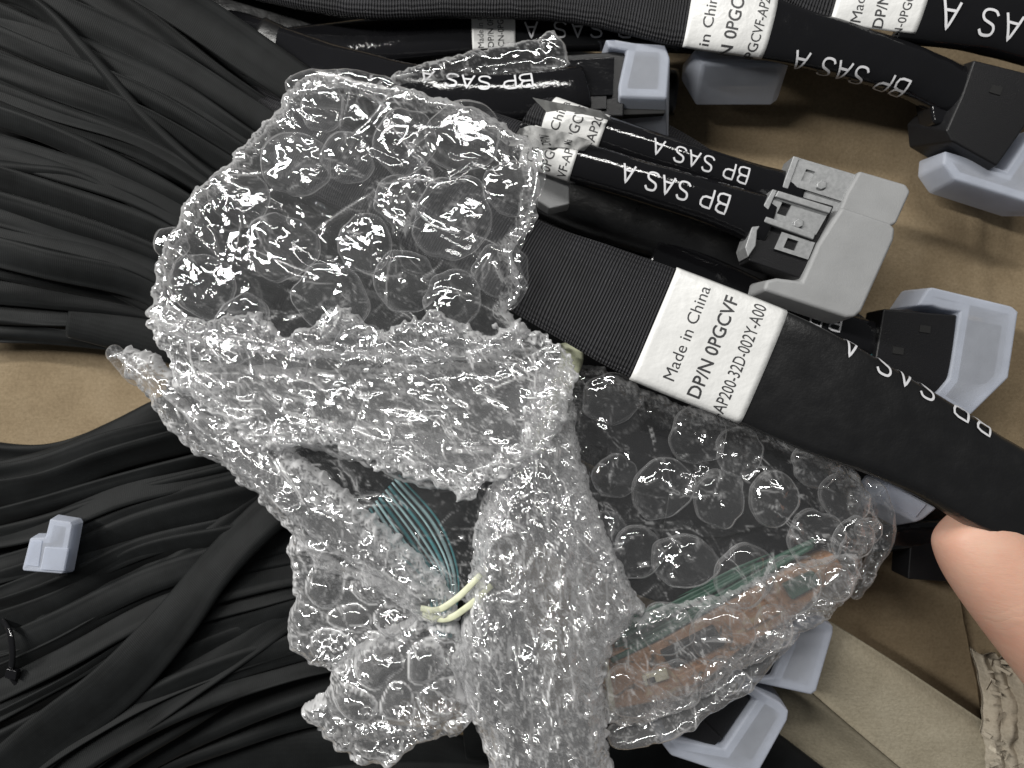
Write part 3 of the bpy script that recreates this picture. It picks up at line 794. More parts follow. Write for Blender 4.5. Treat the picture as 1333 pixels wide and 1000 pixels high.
# ================================================================ CABLES WITH PRINTED SLEEVES
def printed_cable(label, group, at):
    return thing('connector_cable', label, 'cable', at, group)
GC = 'connector cables lettered in white'

# ---- the hero cable lifted by the hand
t = printed_cable('nearest cable held by the finger, its flat white label facing up', GC, (990, 480, 200))
hero = Sweep([(60,10,4,40,13,0),(180,80,12,44,13,0),(300,150,50,48,13,0),(440,215,140,52,12,0),(560,275,200,56,11,0),(683,345,228,61,10,0),(770,385,240,70,9,0),(850,421,246,77,9,0),(993,478,250,78,11,0),(1075,516,250,76,14,3),(1150,551,246,69,17,6),(1220,588,240,64,20,8),(1290,632,236,62,24,8),(1400,690,230,60,26,4),(1560,770,220,56,26,0)], 200, .72)
def dist_at(sw, x, y):
    """distance along the sweep of the point nearest to a photo-plane position"""
    best = None
    for C, l in zip(sw.C, sw.len):
        k = K(C[2]); px, py = C[0] / k + 666.5, 500 - C[1] / k
        d = (px - x) ** 2 + (py - y) ** 2
        if best is None or d < best[0]: best = (d, l)
    return best[1]
dl0 = dist_at(hero, 850, 422); dl1 = dist_at(hero, 993, 478)
sweep_obj('braided_sleeve', hero, M['braid'], t, d0=0, d1=dl0 + 30, nr=48, step=3)
hs = sweep_obj('heat_shrink', hero, M['heat_shrink_satin'], t, d0=dl1 - 10, d1=hero.len[-1], nr=48, step=4, grow=.9,
               disp=lambda D, A, P: .9 * fbm(D / 60, A * 1.2, 5, 2) + 2.6 * np.exp(-((A - .62 - .05 * np.sin(D / 45)) / .13) ** 2) * np.clip((D - dl1 - 20) / 60, 0, 1) - 1.6 * np.exp(-((A - 1.05) / .2) ** 2) * np.clip((D - dl1 - 20) / 60, 0, 1))
standard_label(hero, dl0, dl1 - dl0, 92, t, 1.0, 0, 0, 3, 1.2)
db = dist_at(hero, 1262, 615)
print_on(hero, 'BP SAS A', db - 14, -66, 30, 20, 32, 3.2, hs, M['white_ink'], off=2.4)

# ---- the two in the middle with grey connectors
def tube_cable(ctrl, n=90, e=1.0): return Sweep(ctrl, n, e)
ta = printed_cable('upper of the two middle cables ending in grey metal-plated connectors', GC, (930, 205, 110))
swa = tube_cable([(150,-140,10,26,9,0),(320,-20,20,26,9,0),(480,70,30,26,9,0),(600,112,66,26,10,0),(700,145,138,24,14,0),(790,176,160,23,18,0),(870,203,160,23,19,0),(960,232,155,24,18,0),(1040,256,150,27,15,0)])
d1 = dist_at(swa, 712, 150)
sweep_obj('braided_sleeve', swa, M['braid'], ta, d0=0, d1=d1 + 20, nr=32, step=3)
hsa = sweep_obj('heat_shrink', swa, M['heat_shrink'], ta, d0=d1, nr=36, step=4, grow=.6, disp=lambda D, A, P: .8 * fbm(D / 50, A * 1.1, 6, 2))
def small_label(sw, d0, L, l0, l1, parent, lines, seed):
    lab, fn = label_on(sw, d0, d0 + L, l0, l1, M['label'], parent, seed=seed, wob=1.2, off=1.6)
    for f, txt, w, h, st in lines: label_text(fn, d0 + L * f, st, txt, w, h, .006, M['ink'], lab)
    return lab, fn
dla = dist_at(swa, 716, 152)
small_label(swa, dla, 84, -32, 30, ta, [(.22, 'China', 44, 13, 22), (.53, 'PGCVF', 50, 15, 26), (.84, '-AP200', 50, 13, 26)], 5)
print_on(swa, 'BP SAS A', dist_at(swa, 966, 234), 0, 21, 14, 20.5, 2.5, hsa, M['white_ink'], off=1.1)
tb = printed_cable('lower of the two middle cables, its grey connector under a wide grey cap', GC, (900, 240, 110))
swb = tube_cable([(120,-90,10,26,9,0),(290,20,20,27,9,0),(440,104,40,28,9,0),(560,148,90,28,10,0),(650,177,160,27,14,0),(740,208,185,27,20,0),(830,235,186,27,21,0),(920,262,182,28,20,0),(1000,290,175,33,17,0)])
d1 = dist_at(swb, 672, 180)
sweep_obj('braided_sleeve', swb, M['braid'], tb, d0=0, d1=d1 + 20, nr=32, step=3)
hsb = sweep_obj('heat_shrink', swb, M['heat_shrink'], tb, d0=d1, nr=36, step=4, grow=.6, disp=lambda D, A, P: .8 * fbm(D / 50, A * 1.1, 8, 2))
dlb = dist_at(swb, 690, 190)
small_label(swb, dlb, 72, -34, 36, tb, [(.20, 'China', 44, 13, 24), (.52, '0PGCVF', 56, 14, 30), (.84, 'VF-AP200', 62, 12, 32)], 9)
print_on(swb, 'BP SAS A', dist_at(swb, 938, 268), 2, 24, 15, 22, 2.8, hsb, M['white_ink'], off=1.1)
# lifted ends of the two stickers
def flag(parent, pts, zs, txts, seed):
    """loose end of a sticker standing off the cable; pts: two rows of photo-plane points"""
    n, m = 18, 10
    r0, r1 = np.array(pts[0], float), np.array(pts[1], float)
    s = np.linspace(0, len(r0) - 1, n)
    a = np.stack([np.interp(s, range(len(r0)), r0[:, i]) for i in (0, 1)], -1); b = np.stack([np.interp(s, range(len(r1)), r1[:, i]) for i in (0, 1)], -1)
    P = []
    for i in range(n):
        for j in range(m):
            u = j / (m - 1); p = a[i] * (1 - u) + b[i] * u
            z = zs[0] * (1 - u) + zs[1] * u + 3.5 * math.sin(i * .8 + seed) * (1 - u) + 2 * math.sin(i * 1.9 + j * .5)
            P.append(W(p[0], p[1], z))
    P = np.array(P); V = np.vstack([P, P - [0, 0, .6]]); F = []
    for i in range(n - 1):
        for j in range(m - 1):
            q = (i * m + j, (i + 1) * m + j, (i + 1) * m + j + 1, i * m + j + 1); F.append(q); F.append(tuple(n * m + k for k in q[::-1]))
    o = mesh_obj('label_flap', V, F, M['label'], parent)
    for txt, i0, j0, w, h in txts:
        Vt, Ft = text_poly(txt, w, h, .006)
        G = P.reshape(n, m, 3)
        ii = np.clip(i0 + Vt[:, 1] * 0 + (Vt[:, 1]) * .0, 0, n - 1.01)
        # baseline runs across the strip, letters stand along it
        fi = np.clip(i0 - Vt[:, 1] / 5.0, 0, n - 1.01); fj = np.clip(j0 - Vt[:, 0] / 5.0, 0, m - 1.01)
        i_, j_ = fi.astype(int), fj.astype(int); u, v = (fi - i_)[:, None], (fj - j_)[:, None]
        Q = G[i_, j_] * (1 - u) * (1 - v) + G[i_ + 1, j_] * u * (1 - v) + G[i_, j_ + 1] * (1 - u) * v + G[i_ + 1, j_ + 1] * u * v
        mesh_obj('printed_text', Q + [0, 0, .7], Ft, M['ink'], o, smooth=False)
flag(ta, [[(693,127),(722,133),(755,139),(782,144)], [(712,146),(732,143),(765,150),(799,158)]], (205, 184), [], 1)
flag(tb, [[(676,168),(690,163),(735,172),(772,184)], [(662,190),(700,192),(735,192),(760,197)]], (226, 208), [('CN-0', 4, 8, 20, 9), ('DP/N', 8.5, 8, 22, 9), ('Ma', 13, 7, 16, 9)], 2)

def dims(t0, poly, z0, z1, **kw): return prism('connector', poly, z0, z1, M['black_plastic'], t0, **kw)
# connector a (upper, behind)
ca = prism('connector', [(1040,205),(1118,228),(1090,290),(1010,268),(1016,252)], 116, 164, M['steel'], ta, bevel=1.2, label='grey metal-plated plug')
holed_plate('latch_plate', [(1040,208),(1114,231),(1096,262),(1026,240)], 167.5, 7, [(.18, .25, .34, .72), ], M['steel'], ca)
prism('locking_boss', [(1064,238),(1070,234),(1076,237),(1076,244),(1069,247),(1063,244)], 164, 171, M['steel'], ca, bevel=1)
prism('side_rail', [(1033,203),(1041,205),(1026,246),(1018,244)], 130, 170, M['steel'], ca, bevel=.8)
prism('plug_nose', [(1106,236),(1166,256),(1150,292),(1092,274)], 122, 158, M['cap_grey'], ca, bevel=1)
loft('dust_cap', [([(1117,221),(1182,240),(1188,250),(1168,294),(1158,298),(1090,276),(1100,250)], 108), ([(1119,222),(1180,240),(1186,249),(1167,291),(1158,295),(1093,274),(1103,250)], 174)], M['cap_grey'], ta, bevel=3)
# connector b (nearer, wider)
cb = prism('connector', [(1008,246),(1086,268),(1052,345),(1040,362),(975,340),(972,318)], 140, 186, M['black_plastic'], tb, bevel=1.5)
p1 = holed_plate('latch_plate', [(1012,250),(1082,271),(1062,306),(996,284)], 190.5, 8, [(.16, .28, .34, .72)], M['steel'], cb)
holed_plate('latch_plate', [(1018,302),(1061,316),(1052,338),(1008,324)], 190, 8, [(.22, .2, .55, .78)], M['steel'], cb)
prism('ridge', [(1013,248),(1084,270),(1080,278),(1009,256)], 188, 196, M['steel'], cb, bevel=1)
prism('ridge', [(996,281),(1062,304),(1059,312),(994,289)], 186, 195, M['steel'], cb, bevel=1)
prism('locking_boss', [(1034,288),(1040,284),(1046,287),(1046,294),(1039,297),(1033,294)], 188, 195, M['steel'], cb, bevel=1)
prism('side_rail', [(1006,246),(1012,248),(994,288),(986,300),(984,320),(974,335),(970,322),(980,292)], 150, 194, M['steel'], cb, bevel=1)
loft('dust_cap', [([(1094,266),(1160,288),(1170,296),(1168,312),(1124,408),(1114,417),(1100,417),(990,380),(994,362),(1012,359),(1042,363),(1052,340),(1062,318)], 132),
                  ([(1096,269),(1158,290),(1166,297),(1164,312),(1122,405),(1113,413),(1101,413),(994,378),(998,365),(1012,362),(1044,366),(1055,341),(1065,318)], 196)], M['cap_grey'], tb, bevel=3.5)

# ---- top cable with label at 890..1010
t = printed_cable('top cable with the leftmost big label, its sleeve sagging over black connectors', GC, (1100, 60, 60))
sw = Sweep([(250,-66,60,46,16,0),(450,-16,110,38,15,0),(600,-13,130,36,15,0),(740,-9,140,38,14,0),(880,12,145,47,13,0),(950,24,146,47,14,0),(1020,44,140,38,15,0),(1100,66,128,34,17,0),(1180,92,116,32,20,0),(1260,128,104,34,20,0)], 160, .8)
da = dist_at(sw, 893, 18); dbb = dist_at(sw, 1000, 37)
sweep_obj('braided_sleeve', sw, M['braid'], t, d0=0, d1=da + 30, nr=44, step=3)
h = sweep_obj('heat_shrink', sw, M['heat_shrink'], t, d0=dbb - 20, nr=36, step=4, grow=.8, disp=lambda D, A, P: 2.0 * fbm(D / 40, A * 1.3, 12, 2))
lab, fn = label_on(sw, da, dbb, -62, 56, M['label'], t, seed=11, wob=1.5, off=1.4)
Lq = dbb - da
label_text(fn, da + Lq * .24, 50, 'in China', 78, 15, .004, M['ink'], lab)
label_text(fn, da + Lq * .53, 60, 'N 0PGCVF', 108, 18, .012, M['ink'], lab)
label_text(fn, da + Lq * .84, 62, '0PGCVF-AP200-32D', 150, 14.5, .005, M['ink'], lab)
print_on(sw, 'BP SAS A', dist_at(sw, 1180, 94), 38, 26, 18, 26, 3.0, h, M['white_ink'], off=3.4)
cn = loft('connector', [([(1250,70),(1345,95),(1355,140),(1300,222),(1216,172),(1213,140),(1228,125)], 60), ([(1268,78),(1345,97),(1352,140),(1298,216),(1240,184),(1232,170),(1252,125)], 132)], M['black_plastic'], t, bevel=2)
prism('latch_recess', [(1292,110),(1306,114),(1302,124),(1288,120)], 131, 133.5, M['deep_black'], cn, bevel=0)
prism('boot', [(1205,96),(1262,112),(1240,165),(1216,160)], 75, 118, M['heat_shrink'], cn, bevel=4)
loft('dust_cap', [([(1226,192),(1242,196),(1310,216),(1345,160),(1400,180),(1390,270),(1340,270),(1240,238),(1224,215)], 46), ([(1230,196),(1244,200),(1310,222),(1348,166),(1396,182),(1386,264),(1340,264),(1243,234),(1228,214)], 112)], M['cap'], t, bevel=3)

# ---- top right cable, label 1080..1205
t = printed_cable('thick cable in the top right corner with A S A letters showing', GC, (1260, 10, 90))
sw = Sweep([(860,-70,110,40,16,0),(1000,-46,120,44,16,0),(1085,-20,124,58,16,0),(1160,-8,126,60,18,0),(1210,6,126,52,20,0),(1290,24,124,46,22,0),(1420,60,120,46,22,0)], 120, .85)
da = dist_at(sw, 1088, -18); dbb = dist_at(sw, 1200, -2)
sweep_obj('braided_sleeve', sw, M['braid'], t, d0=0, d1=da + 30, nr=40, step=3)
h = sweep_obj('heat_shrink', sw, M['heat_shrink'], t, d0=dbb - 20, nr=36, step=4, grow=.8, disp=lambda D, A, P: 1.5 * fbm(D / 50, A * 1.3, 14, 2))
lab, fn = label_on(sw, da, dbb, -60, 62, M['label'], t, seed=15, wob=1.0, off=1.4)
Lq = dbb - da
label_text(fn, da + Lq * .24, 56, 'Made in China', 124, 14, .004, M['ink'], lab)
label_text(fn, da + Lq * .50, 60, 'DP/N 0PGCVF', 124, 16.5, .012, M['ink'], lab)
label_text(fn, da + Lq * .80, 78, 'CN-0PGCVF-AP200', 140, 13.5, .004, M['ink'], lab)
print_on(sw, 'BP SAS A', dist_at(sw, 1250, 12) + 207, 21, 34, 22, 36, 3.6, h, M['white_ink'], off=3.0)

# ---- cable with the blue-white cap at 810..880 and film over it
t = printed_cable('cable with shiny lettering ending in the blue-white cap at top centre', GC, (700, 110, 60))
sw = Sweep([(60,-60,6,30,8,0),(220,10,20,30,12,0),(380,70,70,30,12,0),(470,98,110,30,13,0),(560,120,128,32,16,0),(640,129,134,33,19,0),(725,122,130,33,19,0),(760,116,122,32,18,0)], 80, .9)
sweep_obj('heat_shrink', sw, M['heat_shrink'], t, nr=36, step=4, disp=lambda D, A, P: 1.2 * fbm(D / 40, A, 21, 2))
print_on(sw, 'BP SAS A', dist_at(sw, 694, 124), -16, 20, 17, 24, 2.8, t, M['white_ink'], off=1.2)
cn = prism('connector', [(722,72),(815,66),(812,152),(724,150)], 70, 128, M['black_plastic'], t, bevel=2)
prism('connector_step', [(730,78),(800,74),(798,124),(732,126)], 128, 134, M['heat_shrink'], cn, bevel=1)
prism('connector_step', [(725,126),(790,124),(790,142),(726,144)], 120, 132, M['black_plastic'], cn, bevel=.8)
prism('plug_nose', [(808,72),(866,74),(866,148),(808,150)], 76, 120, M['deep_black'], cn, bevel=1)
loft('dust_cap', [([(786,50),(818,54),(868,56),(886,76),(884,168),(806,166),(804,130),(812,66),(790,64)], 60), ([(788,51),(818,55),(866,58),(872,76),(868,128),(806,126),(806,110),(816,66),(792,62)], 138)], M['cap'], t, bevel=2.5)

# ---- cable in the back behind, with faint lettering and small tilted label
t = printed_cable('cable deep at the top with a small grey label and faint lettering', GC, (700, 40, 30))
sw = Sweep([(180,90,30,30,12,0),(300,76,40,30,12,0),(430,60,60,30,12,0),(560,46,84,30,12,0),(690,40,90,28,13,0),(830,40,84,27,13,0),(960,46,60,27,13,0)], 80, .9)
sweep_obj('heat_shrink', sw, M['heat_shrink'], t, nr=30, step=6)
lab, fn = label_on(sw, dist_at(sw, 612, 42), dist_at(sw, 672, 38), -34, 30, M['label'], t, seed=31, wob=1.0, off=1.4)
d_ = dist_at(sw, 612, 42)
for f, tx, w in ((.24, 'Made in China', 64), (.53, 'DP/N 0PGCVF', 70), (.82, 'CN-0PGCVF-AP', 74)): label_text(fn, d_ + 52 * f, 28, tx, w, 9, .006, M['ink'], lab)
print_on(sw, 'BP SAS A', dist_at(sw, 838, 34), 6, 22, 17, 27, 2.6, t, M['white_ink'], off=1.2)

# ---- loose-looking cap under the top label
t = thing('dust_cap', 'translucent cap poking out right below the top label, flat side up', 'cap', (960, 85, 60))
loft('cap_shell', [([(900,62),(930,48),(1000,50),(1035,70),(1030,112),(1020,119),(918,119),(898,84)], 62), ([(903,66),(932,52),(998,54),(1030,72),(1028,80),(1018,84),(916,84),(902,72)], 122)], M['cap'], t, bevel=3)
prism('dark_plug', [(925,60),(1010,60),(1012,100),(930,100)], 66, 104, M['black_plastic'], t, bevel=1)

# ---- connector 6, right middle, cap open towards the left
t = printed_cable('cable passing under the big label to a black connector in a C-shaped cap', GC, (1180, 440, 50))
sw = Sweep([(850,330,70,28,13,0),(960,380,84,28,14,0),(1040,418,92,27,15,0),(1100,436,92,27,16,0),(1150,448,88,26,16,0)], 60, .9)
h = sweep_obj('heat_shrink', sw, M['heat_shrink'], t, nr=30, step=5)
print_on(sw, 'BP', dist_at(sw, 1084, 430), -10, 22, 17, 28, 2.8, h, M['white_ink'], off=1.2)
cn = prism('connector', [(1150,402),(1246,410),(1240,470),(1230,505),(1200,520),(1136,492)], 62, 118, M['black_plastic'], t, bevel=2)
for x, y in ((1205, 428), (1170, 456)):
    prism('latch_recess', [(x-7, y-5), (x+7, y-3), (x+6, y+6), (x-8, y+4)], 117, 119.5, M['deep_black'], cn, bevel=0)
sweep_obj('wire', Sweep([(1118,440,96,5,4,0),(1130,455,100,5,4,0),(1138,470,98,5,4,0)], 12), M['teal_wire'], t, nr=8)
prism('plug_nose', [(1240,412),(1304,424),(1292,502),(1236,486)], 66, 108, M['deep_black'], cn, bevel=1)
loft('dust_cap', [([(1186,398),(1204,372),(1212,370),(1322,396),(1332,404),(1318,498),(1268,546),(1252,548),(1208,518),(1232,490),(1246,410),(1224,407),(1212,402)], 52),
                  ([(1194,398),(1208,376),(1214,374),(1318,399),(1326,406),(1313,492),(1264,540),(1252,542),(1214,518),(1236,492),(1250,406),(1226,402),(1214,398)], 122)], M['cap'], t, bevel=3)

# ---- cap + tube under the hero's lower edge
t = printed_cable('short stretch of cable with a tilted cap right under the held cable', GC, (1170, 690, 60))
sw = Sweep([(1020,690,70,26,14,0),(1100,700,90,24,14,0),(1150,700,100,18,14,0),(1190,696,100,18,13,0),(1230,694,98,18,13,0)], 40, .9)
sweep_obj('heat_shrink', sw, M['heat_shrink'], t, nr=28, step=4, disp=lambda D, A, P: 1.5 * fbm(D / 20, A, 41, 2))
prism('connector', [(1186,697),(1240,700),(1240,758),(1182,754)], 60, 112, M['black_plastic'], t, bevel=1.5)
loft('dust_cap', [([(1136,648),(1154,624),(1226,662),(1204,692),(1192,696),(1140,668)], 104), ([(1142,642),(1155,626),(1220,662),(1202,676),(1192,680),(1146,656)], 168)], M['cap'], t, bevel=2.5)
prism('cap_floor', [(1146,646),(1158,630),(1206,657),(1192,674)], 168.3, 170.3, M['cap'], t, bevel=1)

# ---- bottom pair of caps
t = printed_cable('cable whose bent cap sticks out lowest at the bottom right of the wrap', GC, (930, 950, 60))
cn = prism('connector', [(880,905),(952,880),(978,910),(938,968),(866,950)], 64, 130, M['black_plastic'], t, bevel=2.5)
prism('connector_step', [(860,918),(884,906),(940,962),(930,972),(866,952)], 120, 136, M['black_plastic'], t, bevel=1.5)
loft('dust_cap', [([(952,884),(962,880),(1020,912),(1032,924),(1030,940),(985,1020),(970,1022),(870,990),(852,962),(870,956),(940,970),(980,912)], 70),
                  ([(956,887),(963,885),(1016,915),(1027,926),(1025,938),(983,1014),(971,1016),(874,984),(860,966),(871,962),(943,975),(985,912)], 142)], M['cap'], t, bevel=3)
prism('plug_nose', [(986,918),(1012,934),(978,990),(950,974)], 74, 134, M['deep_black'], cn, bevel=1)
t = printed_cable('cable ending in the cap leaning against the pale cardboard flap', GC, (1040, 860, 60))
prism('connector', [(962,840),(1020,850),(1010,888),(975,892)], 70, 128, M['black_plastic'], t, bevel=2)
loft('dust_cap', [([(1030,798),(1060,796),(1090,812),(1090,824),(1068,904),(1058,910),(1000,898),(958,886),(1002,884),(1020,840)], 66),
                  ([(1034,801),(1060,800),(1085,815),(1085,824),(1063,900),(1056,905),(1002,893),(968,886),(1006,882),(1024,840)], 140)], M['cap'], t, bevel=3)
prism('plug_nose', [(1028,836),(1052,842),(1040,886),(1012,880)], 74, 132, M['deep_black'], t, bevel=1)

# ---- loose cap on the left ribbons
t = thing('dust_cap', 'small loose stepped translucent cap lying on the ribbon cables at left', 'cap', (60, 712, 116))
loft('cap_shell', [([(63,673),(94,678),(97,683),(85,748),(82,750),(27,746),(26,742),(37,698),(57,698)], 124), ([(65,676),(92,680),(94,684),(83,745),(80,747),(30,743),(29,740),(39,701),(59,700)], 148)], M['cap'], t, bevel=1.6)
prism('step_block', [(58,712),(89,714),(83,744),(52,742)], 147, 151, M['cap'], t, bevel=1)
prism('inner_wall', [(40,704),(55,704),(50,738),(33,736)], 147.5, 149, M['cap'], t, bevel=.5)

# ---- dark cables lying under the middle
def back_cable(ctrl, lab, mat_='heat_shrink_satin'):
    sw = Sweep(ctrl, 60, .9)
    o = sweep_obj('sleeved_cable', sw, M[mat_], None, nr=26, step=6)
    tag(o, lab, 'cable', 'bare black cables lying deep in the box')
back_cable([(100,-150,30,34,16,0),(330,-20,30,34,16,0),(560,70,30,34,16,0),(760,150,34,36,16,0),(900,220,40,34,16,0),(1000,300,40,30,16,0)], 'black cable lying in shadow behind the two middle cables', 'braid')
back_cable([(330,60,60,40,16,0),(480,130,60,40,16,0),(620,200,60,40,16,0),(760,262,64,42,18,0),(880,300,66,42,18,0),(1000,346,66,38,16,0)], 'dark cable between the middle pair and the held cable')
back_cable([(330,140,30,40,16,0),(460,190,30,40,16,0),(600,250,30,40,16,0),(740,330,30,44,16,0),(900,360,30,44,16,0),(1060,420,30,40,16,0),(1140,470,30,34,16,0)], 'black cable deep under the held cable', 'braid')
back_cable([(200,-120,20,30,14,0),(500,10,20,30,14,0),(660,66,24,34,14,0),(790,110,24,34,14,0),(880,120,24,30,14,0)], 'black cable in the dark below the top lettering')
back_cable([(880,470,50,44,18,0),(1010,540,54,50,18,0),(1130,610,54,44,18,0),(1240,660,50,40,18,0)], 'black cable in the shade right under the held cable')
back_cable([(1060,480,30,34,18,0),(1180,560,34,34,18,0),(1300,610,40,34,18,0),(1400,650,40,34,18,0)], 'black cable below the C-shaped cap', 'braid')
back_cable([(-60,-130,30,40,14,0),(180,-20,30,40,14,0),(400,40,36,40,14,0),(560,90,36,36,14,0)], 'black cable disappearing behind the upper wrap corner')
for c in ([(120,1010,20,40,12,0),(330,985,20,40,12,0),(520,985,20,40,12,0),(700,1020,20,40,12,0)],  # added black strips standing in for the shade on the box floor
          [(300,1060,30,40,12,0),(480,1030,30,40,12,0),(640,1030,30,40,12,0)],
          [(700,960,20,40,12,0),(820,975,24,40,12,0),(900,1000,24,40,12,0),(980,1060,24,40,12,0)],
          [(760,900,20,40,12,0),(860,925,24,40,12,0),(950,960,24,40,12,0),(1060,1040,24,40,12,0)]):
    back_cable(c, 'added black strip standing in for shade along the bottom edge under the wrap', 'ribbon')
for c in ([(150,330,60,34,12,0),(320,360,80,36,12,0),(500,420,80,36,12,0),(680,500,80,36,12,0),(800,560,70,36,12,0)],
          [(100,390,50,34,12,0),(300,440,60,36,12,0),(480,500,60,36,12,0),(640,600,60,36,12,0),(780,700,50,36,12,0)],
          [(230,270,60,34,12,0),(400,290,90,38,12,0),(560,350,90,38,12,0),(700,430,90,38,12,0),(830,520,80,38,12,0)],
          [(240,210,60,38,12,0),(400,250,70,38,12,0),(600,310,70,38,12,0),(720,370,70,38,12,0)],
          [(260,560,50,34,12,0),(400,600,60,36,12,0),(560,700,60,36,12,0),(640,850,50,36,12,0),(660,980,50,36,12,0)],
          [(220,520,60,30,12,0),(380,540,60,36,12,0),(520,600,60,36,12,0),(640,700,60,36,12,0)],
          [(330,640,60,34,12,0),(450,690,70,36,12,0),(540,780,60,36,12,0),(560,900,50,36,12,0)],
          [(380,740,60,34,12,0),(450,800,70,36,12,0),(500,900,60,36,12,0)]):
    c = [(q[0], q[1], q[2], q[3] * 1.5, q[4], q[5]) for q in c]
    back_cable(c, 'black sleeved cable seen only dimly through the creased wrap', 'ribbon')
t = thing('connector_block', 'small grey block peeping out between wrap and middle cables', 'connector', (722, 248, 120))
prism('housing', [(696,222),(742,232),(742,266),(716,272),(700,262)], 120, 160, M['cap_grey'], t, bevel=2)

# ================================================================ CARDBOARD FLAP AND TORN EDGE
t = thing('cardboard_flap', 'pale folded cardboard flap slanting across the bottom right', 'flap', (1180, 900, 0))
def strip(name, rows, mat_, parent, n=60, seed=1, amp=2.0, th=6):
    """sheet with thickness through rows of (x,y,z) polylines"""
    R_ = [catmull([W(*p) for p in r], n) for r in rows]
    m = len(R_); nn = min(len(r) for r in R_)
    G = np.stack([r[:nn] for r in R_], 1)
    # densify across
    G2 = np.stack([catmull(G[i], 16) for i in range(nn)], 0); mm = G2.shape[1]
    G2[..., 2] += amp * fbm(G2[..., 0] / 30, G2[..., 1] / 30, seed, 3)
    V = np.vstack([G2.reshape(-1, 3), (G2 - [0, 0, th]).reshape(-1, 3)]); k = nn * mm; F = []
    for i in range(nn - 1):
        for j in range(mm - 1):
            q = (i * mm + j, (i + 1) * mm + j, (i + 1) * mm + j + 1, i * mm + j + 1); F.append(q); F.append(tuple(k + a for a in q[::-1]))
    rim = [i * mm for i in range(nn)] + [(nn - 1) * mm + j for j in range(1, mm)] + [i * mm + mm - 1 for i in range(nn - 2, -1, -1)] + [j for j in range(mm - 2, 0, -1)]
    for a, b in zip(rim, rim[1:] + rim[:1]): F.append((a, b, k + b, k + a))
    return mesh_obj(name, V, F, mat_, parent)
strip('flap_top', [[(1050,790,74),(1180,872,76),(1400,1020,78)], [(1046,800,86),(1160,880,88),(1390,1040,90)], [(1040,830,84),(1120,890,84),(1340,1060,86)], [(1012,858,70),(1078,920,70),(1270,1082,72)]], M['cardboard_pale'], t, amp=1.6)
strip('flap_side', [[(1012,859,68),(1078,921,68),(1270,1083,70)], [(985,868,30),(1055,940,30),(1220,1090,30)], [(950,890,8),(1020,975,8),(1160,1110,8)]], M['cardboard_pale'], t, amp=2.5, seed=4)
t = thing('torn_cardboard', 'crushed torn corrugated edge beside the finger at bottom right', 'cardboard', (1310, 930, 60))
for i in range(3):
    strip('torn_layer', [[(1262+i*18,842+i*10,72+i*6),(1280+i*16,900,86+i*6),(1276+i*20,960,88+i*6),(1290+i*16,1040,84)], [(1278+i*18,852+i*8,96+i*8),(1300+i*17,905,104+i*8),(1300+i*18,965,104+i*8),(1310+i*16,1040,100)], [(1296+i*20,850,80+i*6),(1320+i*18,905,84+i*8),(1320+i*20,965,84+i*6),(1330+i*16,1040,84)]], M['paper_fibre'], t, n=60, seed=20 + i, amp=13, th=3)
r_ = np.random.RandomState(3)
V, F = [], []
for i in range(90):
    x = 1284 + r_.rand() * 60; y = 862 + r_.rand() * 170; z = 98 + r_.rand() * 18
    a = r_.rand() * 6.28; l = 3 + r_.rand() * 7; w = 1 + r_.rand() * 3
    c = W(x, y, z); d = np.array([math.cos(a), math.sin(a), r_.randn() * .4]) * l; q = np.array([-math.sin(a), math.cos(a), r_.randn() * .6]) * w
    k = len(V); V += [c - d - q, c + d - q * .5, c + d * .8 + q, c - d * .9 + q, c + [0, 0, -1.5]]; F += [(k, k + 1, k + 2, k + 3), (k, k + 4, k + 1), (k + 2, k + 4, k + 3)]
o = mesh_obj('paper_shred', V, F, M['paper_fibre'], t, smooth=False); o['kind'] = 'stuff'
strip('side_panel', [[(1180,600,3),(1230,700,4),(1262,842,5),(1300,1040,6)], [(1400,600,40),(1420,760,60),(1440,900,60),(1460,1040,60)]], M['cardboard'], t, amp=4, seed=9, th=5)

# ================================================================ BUBBLE WRAP
def inside_sdf(poly, X, Y):
    """signed distance, positive inside"""
    P = np.asarray(poly, float); n = len(P)
    d = np.full(X.shape, 1e9); ins = np.zeros(X.shape, bool)
    for i in range(n):
        a, b = P[i], P[(i + 1) % n]
        ex, ey = b - a
        t = np.clip(((X - a[0]) * ex + (Y - a[1]) * ey) / (ex * ex + ey * ey + 1e-9), 0, 1)
        d = np.minimum(d, np.hypot(X - a[0] - t * ex, Y - a[1] - t * ey))
        c = ((a[1] > Y) != (b[1] > Y)) & (X < (b[0] - a[0]) * (Y - a[1]) / (b[1] - a[1] + 1e-12) + a[0])
        ins ^= c
    return np.where(ins, d, -d)

